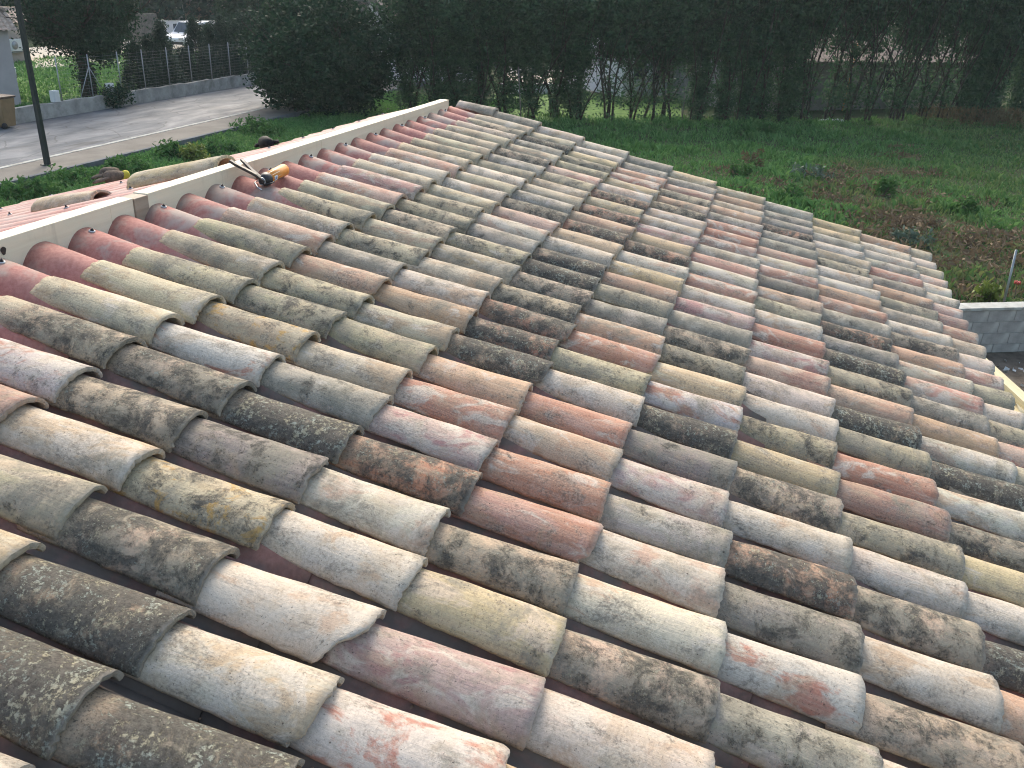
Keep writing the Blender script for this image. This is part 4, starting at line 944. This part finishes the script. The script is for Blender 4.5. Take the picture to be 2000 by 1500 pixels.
# ------------------------------------------------------------------ right-hand corner: block wall, planks, stake
za = 0.80
b0, b1 = G(1872, 603, za), G(2000, 600, za); bu = (b1 - b0).normalized(); b0 = b0 - bu * .9; Lb = 4.4; bn = Vector((-bu.y, bu.x, 0))
if bn.dot(Vector((CAM.x, CAM.y, 0)) - b0) < 0: bn = -bn          # towards the camera
bw = thing('block_wall', Vector((b0.x, b0.y, 0)), 'grey concrete block wall with pale top beyond the eave', 'wall')
bm_ = MB(); bm_.box((.2455, 0, .0955), (.491, .19, .191)); blk = bm_.mesh('concrete_block'); blk.materials.append(MAT['concrete'])
BWB = Vector((b0.x, b0.y, 0)); RM = Matrix(((bu.x, bn.x, 0, 0), (bu.y, bn.y, 0, 0), (0, 0, 1, 0), (0, 0, 0, 1)))
br = random.Random(4)
for row in range(6):
    x = -.25 if row % 2 else 0.0
    while x < Lb:
        o = bpy.data.objects.new('concrete_block', blk); COL.objects.link(o); o.parent = bw
        o.matrix_basis = RM @ Matrix.Translation((x + .004, -.1 + br.uniform(-.003, .003), za - .045 - .2 * (row + 1))); x += .5
mb = MB(); mb.box((Lb / 2 - .2, -.1, za - .3 - .345 + .0), (Lb + .3, .165, 1.24), Matrix.Translation(BWB) @ RM); mb.build('mortar', 'coping', bw)
mb = MB(); mb.box((Lb / 2 - .1, -.12, za - .018), (Lb + .4, .27, .045), Matrix.Translation(BWB) @ RM); mb.build('coping', 'coping', bw, .004)
# dirt strip at its foot (lower than the field) and rubble
dv = [b0 + bn * .02 + bu * -3, b0 + bn * .02 + bu * 8, b0 + bn * 9 + bu * 8, b0 + bn * 9 + bu * -3]
sheet('dirt_ground', dv, 'dirt', .006)
r = np.random.default_rng(77); pc = np.stack([np.array(b0 + bn * float(a) + bu * float(c_)) for a, c_ in zip(r.uniform(.3, 5, 500), r.uniform(-1, 5, 500))]); pc[:, 2] = r.uniform(0, .03, 500)
V, Fq = leaf_quads(pc, None, .05, r, .9); stuff(link('rubble', np_mesh('rubble', V, Fq), 'debris'))
def plank(a, c, wdt, thk, label):
    a, c = Vector(a), Vector(c); d = (c - a).normalized(); sd_ = d.cross(Vector((0, 0, 1))).normalized(); up = sd_.cross(d); ctr = (a + c) / 2
    M = Matrix.Identity(4)
    for i, ax in enumerate((d, sd_, up)):
        for j in range(3): M[j][i] = ax[j]
    mb = MB(); mb.box((0, 0, 0), ((c - a).length, wdt, thk)); o = mb.build('timber_plank', 'plank', None, .003); o.matrix_world = Matrix.Translation(ctr) @ M
    return tag(o, label, 'plank', 'timber planks below the eave')
zp = 1.9
plank(G(1915, 705, zp), G(2060, 838, zp), .11, .07, 'long pine plank sticking out beyond the eave, nearest the block wall')
plank(G(1960, 760, zp - .1), G(2000, 850, zp - .1), .09, .05, 'short pine plank beside the white eave tile')
plank(G(1985, 785, zp - .2), G(2050, 890, zp - .2), .10, .05, 'pine plank lowest in the frame, right of the eave tiles')
p = G(1960, 597, .1); st = thing('metal_stake', p, 'leaning grey metal stake behind the block wall', 'stake'); mb = MB(); tq = AX(1985, 488, p.x + .1); mb.tube([(p.x, p.y, 0), tq], .022, 8); mb.build('rod', 'galv', st)
for (px, py, z, lab) in ((1950, 596, .12, 'red plastic marker flower on the grass at the block wall'), (1987, 553, .3, 'pink-topped thin marker peg right of the metal stake')):
    p = G(px, py, z); t_ = thing('marker_peg', (p.x, p.y, 0), lab, 'marker'); mb = MB(); mb.tube([(p.x - .1, p.y, 0), p], .008, 6); mb.build('stem', 'twig', t_)
    mb = MB()
    for a in range(6): q = p + Vector((math.cos(a * 1.05) * .05, math.sin(a * 1.05) * .05, .01)); mb.tube([p, q, q + Vector((0, 0, .03))], [.012, .03, .012], 6)
    mb.build('head', 'red_cap', t_)
p = G(1615, 237); mb = MB()
for i in range(5): mb.tube([(p.x + i * .1 - .3, p.y - i * .22 + .4, .03), (p.x + i * .1 - .2, p.y - i * .22 + .2, .07 + .03 * (i % 2)), (p.x + i * .1 - .22, p.y - i * .22 + .1, .02)], [.03, .06, .03], 6)
tag(mb.build('plastic_sheet', 'debris'), 'crumpled white plastic sheet lying at the foot of the hedge', 'plastic sheet')
for (px, py, h, lab) in ((1332, 238, 1.7, 'pale upright stake in the hedge at the field edge'), (1018, 240, 2.2, 'slanted pale stake among the left hedge stems')):
    p = G(px, py); t_ = thing('wooden_stake', p, lab, 'stake', 'stakes in the hedge'); mb = MB(); mb.tube([p, p + Vector((.1, .25 if px < 1100 else .05, h))], .025, 6); mb.build('pole', 'bark_grey', t_)
p = G(1640, 214); t_ = thing('orange_pole', (p.x - .5, p.y - .1, 0), 'thin orange pole standing before the tiled roof of the long house', 'pole'); mb = MB(); mb.tube([(p.x - .5, p.y - .1, 0), (p.x - .4, p.y - .25, 3.6)], .03, 6); mb.build('shaft', 'label_orange', t_)

# ------------------------------------------------------------------ grass and weeds
def grass(name, n, region, h0, h1, seed, dryfn, dens=None, wid=.012):
    r = np.random.default_rng(seed); P = region(n, r); n = len(P)
    ang = r.uniform(0, 6.283, n); lean = r.uniform(.15, .8, n); hh = r.uniform(h0, h1, n) * (0.6 + 0.8 * np.clip(np.sin(P[:, 0] * 1.7 + np.sin(P[:, 1] * 1.1) * 2) * .5 + .5, 0, 1))
    dx, dy = np.cos(ang), np.sin(ang); wv = wid * r.uniform(.7, 1.6, n)
    a = np.stack([P[:, 0] - dy * wv, P[:, 1] + dx * wv, P[:, 2]], 1); b_ = np.stack([P[:, 0] + dy * wv, P[:, 1] - dx * wv, P[:, 2]], 1)
    m1 = np.stack([P[:, 0] + dx * lean * hh * .35 + dy * wv * .8, P[:, 1] + dy * lean * hh * .35 - dx * wv * .8, P[:, 2] + hh * .62], 1)
    c = np.stack([P[:, 0] + dx * lean * hh, P[:, 1] + dy * lean * hh, P[:, 2] + hh * (1.1 - lean * .5)], 1)
    V = np.stack([a, b_, m1, c], 1).reshape(-1, 3); Fq = np.arange(4 * n).reshape(n, 4)
    me = np_mesh(name, V, Fq); me.materials.append(MAT['grass'])
    dry = np.repeat(np.clip(dryfn(P), 0, 1), 4).astype(np.float32); at = me.attributes.new('dry', 'FLOAT', 'POINT'); at.data.foreach_set('value', dry)
    o = bpy.data.objects.new(name, me); COL.objects.link(o); return stuff(o)
def nz(P, s, ph=0):
    return np.sin(P[:, 0] * s + ph + 1.3 * np.sin(P[:, 1] * s * .7 + ph)) * .5 + np.sin(P[:, 1] * s * 1.3 - ph + np.sin(P[:, 0] * s * .9)) * .5
dead_c = [G(1720, 400), G(1640, 380), G(1690, 330), G(1800, 430), G(1850, 500), G(1760, 470), G(1890, 560), G(1930, 480)]
DC = np.array([(p.x, p.y) for p in dead_c])
def field_dry(P):
    d = np.sqrt(((P[:, None, :2] - DC[None]) ** 2).sum(2)).min(1); return np.clip(1.0 - d / 2.0, 0, .7) + np.clip((-P[:, 1] - 7 + nz(P, .5) * 2) / 10, 0, .45) + .12
def field_region(n, r):
    # denser close to the camera; field is what lies between the house and the hedge
    X = 9 + (r.uniform(0, 1, n) ** 1.5) * 42; Y = r.uniform(-24, 9.5, n); P = np.stack([X, Y, np.zeros(n)], 1)
    hx = np.interp(-Y, [-(q.y) for q in hline], [q.x for q in hline]); keep = (X < hx + 1.5) & ~((np.abs((P[:, 0] - b0.x) * bn.x + (P[:, 1] - b0.y) * bn.y - 4.5) < 4.75) & (P[:, 0] > 5) & (Y < -2.0) & (X < b0.x + 1.5))
    keep &= ~((field_dry(P) > .75) & (r.uniform(0, 1, n) < .45)); return P[keep]
grass('field_grass', 190000, field_region, .05, .19, 5, field_dry, wid=.017)
def tuft_region(n, r):
    P = field_region(n // 30, r); P = P[(nz(P, .8, 2.0) + r.uniform(-.5, .5, len(P))) > -.1]; Q = np.repeat(P, 30, 0); Q[:, :2] += r.normal(size=(len(Q), 2)) * np.repeat(r.uniform(.06, .22, len(P)), 30)[:, None]; return Q
grass('field_tufts', 100000, tuft_region, .12, .30, 15, lambda P: field_dry(P) * .8, wid=.016)
def road_region(n, r):
    X = r.uniform(6, 40, n); Y = r.uniform(9.0, 17.3, n); P = np.stack([X, Y, np.zeros(n)], 1); yk = np.array([L_pav(x).y for x in X]); return P[Y < yk]
grass('verge_grass', 120000, road_region, .07, .20, 6, lambda P: np.full(len(P), .05) + .15 * nz(P, .8), wid=.016)
def yard_region(n, r):
    X = r.uniform(25, 52, n); Y = r.uniform(25.3, 39.5, n); return np.stack([X, Y, np.full(n, .1)], 1)
grass('yard_grass', 22000, yard_region, .08, .2, 8, lambda P: np.full(len(P), .1), wid=.03)
# dead brown stalks
r = np.random.default_rng(33); sub_c = np.concatenate([DC + r.normal(size=DC.shape) * 1.7 for _ in range(9)]); idx = r.integers(0, len(sub_c), 5200); pts = np.concatenate([sub_c[idx] + r.normal(size=(5200, 2)) * .34, np.zeros((5200, 1))], 1)
pts[:, 2] = r.uniform(.03, .2, 5200); V, Fq = leaf_quads(pts, None, .10, r, .28); stuff(link('dead_leaves', np_mesh('dead_leaves', V, Fq), 'leaf_brown'))
tc = np.array([(p.x, p.y, 0) for p in (G(1840, 240), G(1870, 238), G(1900, 240), G(1940, 243), G(1975, 245), G(1250, 238), G(1420, 238))])
idx = r.integers(0, 5, 2600); pts = tc[idx] + np.concatenate([r.normal(size=(2600, 2)) * .7, r.uniform(.05, .75, (2600, 1))], 1); V, Fq = leaf_quads(pts, None, .16, r, .10, -1.5); stuff(link('dry_weeds', np_mesh('dry_weeds', V, Fq), 'leaf_tan'))
def weed(name, p, label, mat, rad, h, n, size, seed, group):
    me = foliage_mesh('leaves', [(ellipsoid((0, 0, h * .45), (rad, rad, h * .5), .3), max(6, n // 24), 24, .07, size, .35)], seed, mat)
    t_ = thing(name, (p.x, p.y, p.z), label, 'weed', group); o = bpy.data.objects.new('leaves', me); COL.objects.link(o); o.parent = t_
    sm = MB(); rr = random.Random(seed)
    for q in range(5): a = rr.uniform(0, 6.28); branch(sm, Vector((0, 0, 0)), Vector((math.cos(a) * .6, math.sin(a) * .6, 1)), h * .8, .01, 1, rr, .5, 3)
    ms = sm.mesh('stem'); ms.materials.append(MAT['twig']); o = bpy.data.objects.new('stem', ms); COL.objects.link(o); o.parent = t_
    return t_
FW = [(1585, 352, 'silvery thistle clump in the middle of the green field', 'leaf_silver', .55, .5), (1545, 395, 'dark leafy weed nearest the verge tiles of the roof', 'leaf_weed', .5, .55), (1725, 382, 'upright bushy weed among the brown dead patches', 'leaf_weed', .3, .6),
      (1885, 420, 'green weed on the right of the brown dead patches', 'leaf_weed', .4, .45), (1470, 330, 'thin pale weed left of the silvery thistle', 'leaf_tan', .35, .55), (1775, 478, 'low silvery weed behind the eave corner tiles', 'leaf_silver', .45, .3),
      (1448, 268, 'round green weed in the far left of the field', 'leaf_weed', .5, .4), (1500, 262, 'low dark weed in the far part of the field', 'leaf_weed', .55, .45), (1925, 590, 'yellow-green seedling just behind the block wall', 'leaf_lime', .14, .42), (1440, 345, 'dark green weed beside the roof verge', 'leaf_weed', .4, .4)]
for i, (px, py, lab, mt, rd, h) in enumerate(FW): weed('field_weed', G(px, py), lab, mt, rd, h, 320, .085, 200 + i, 'weeds in the field')
VW = [(500, 262, 'leafy weed mound beside the road kerb below the round bush', 1.0, .5), (430, 300, 'bushy green weed between the kerb and the far roof edge', .8, .35), (335, 312, 'tall bright weed at the dark kerb', .5, .5), (245, 334, 'leafy weed clump right of the street lamp', .6, .35), (150, 358, 'weed clump left of the brown gloves', .7, .35), (60, 382, 'dark weed clump at the left edge', .7, .35), (385, 318, 'yellow-green weed beyond the yellowish loose tile', .4, .5)]
for i, (px, py, lab, rd, h) in enumerate(VW): weed('verge_weed', G(px, py), lab, 'leaf_weed' if i < 6 else 'leaf_lime', rd, h, 900, .085, 300 + i, 'weeds along the road verge')
iv = AY(232, 205, wa_.y - .1); me = foliage_mesh('ivy', [(ellipsoid((0, 0, .45), (.95, .3, .45), .2), 50, 26, .1, .06, .6)], 401, 'leaf_oak'); o = bpy.data.objects.new('ivy', me); COL.objects.link(o); o.location = (iv.x, L_wall(iv.x).y - .02, .1); tag(o, 'dark ivy tumbling over the low road wall below the tree', 'ivy')

# ------------------------------------------------------------------ haze
mb = MB(); mb.box((33, 8, 4.5), (150, 150, 23)); hz = mb.build('haze', None); stuff(hz)
b = NB('haze_air'); pv = b.n('ShaderNodeVolumePrincipled'); pv.inputs['Color'].default_value = (0.78, 0.93, 1.0, 1); pv.inputs['Density'].default_value = 0.0004; pv.inputs['Anisotropy'].default_value = 0.35
b.L(pv.outputs[0], b.out.inputs['Volume']); hz.data.materials.append(b.m)
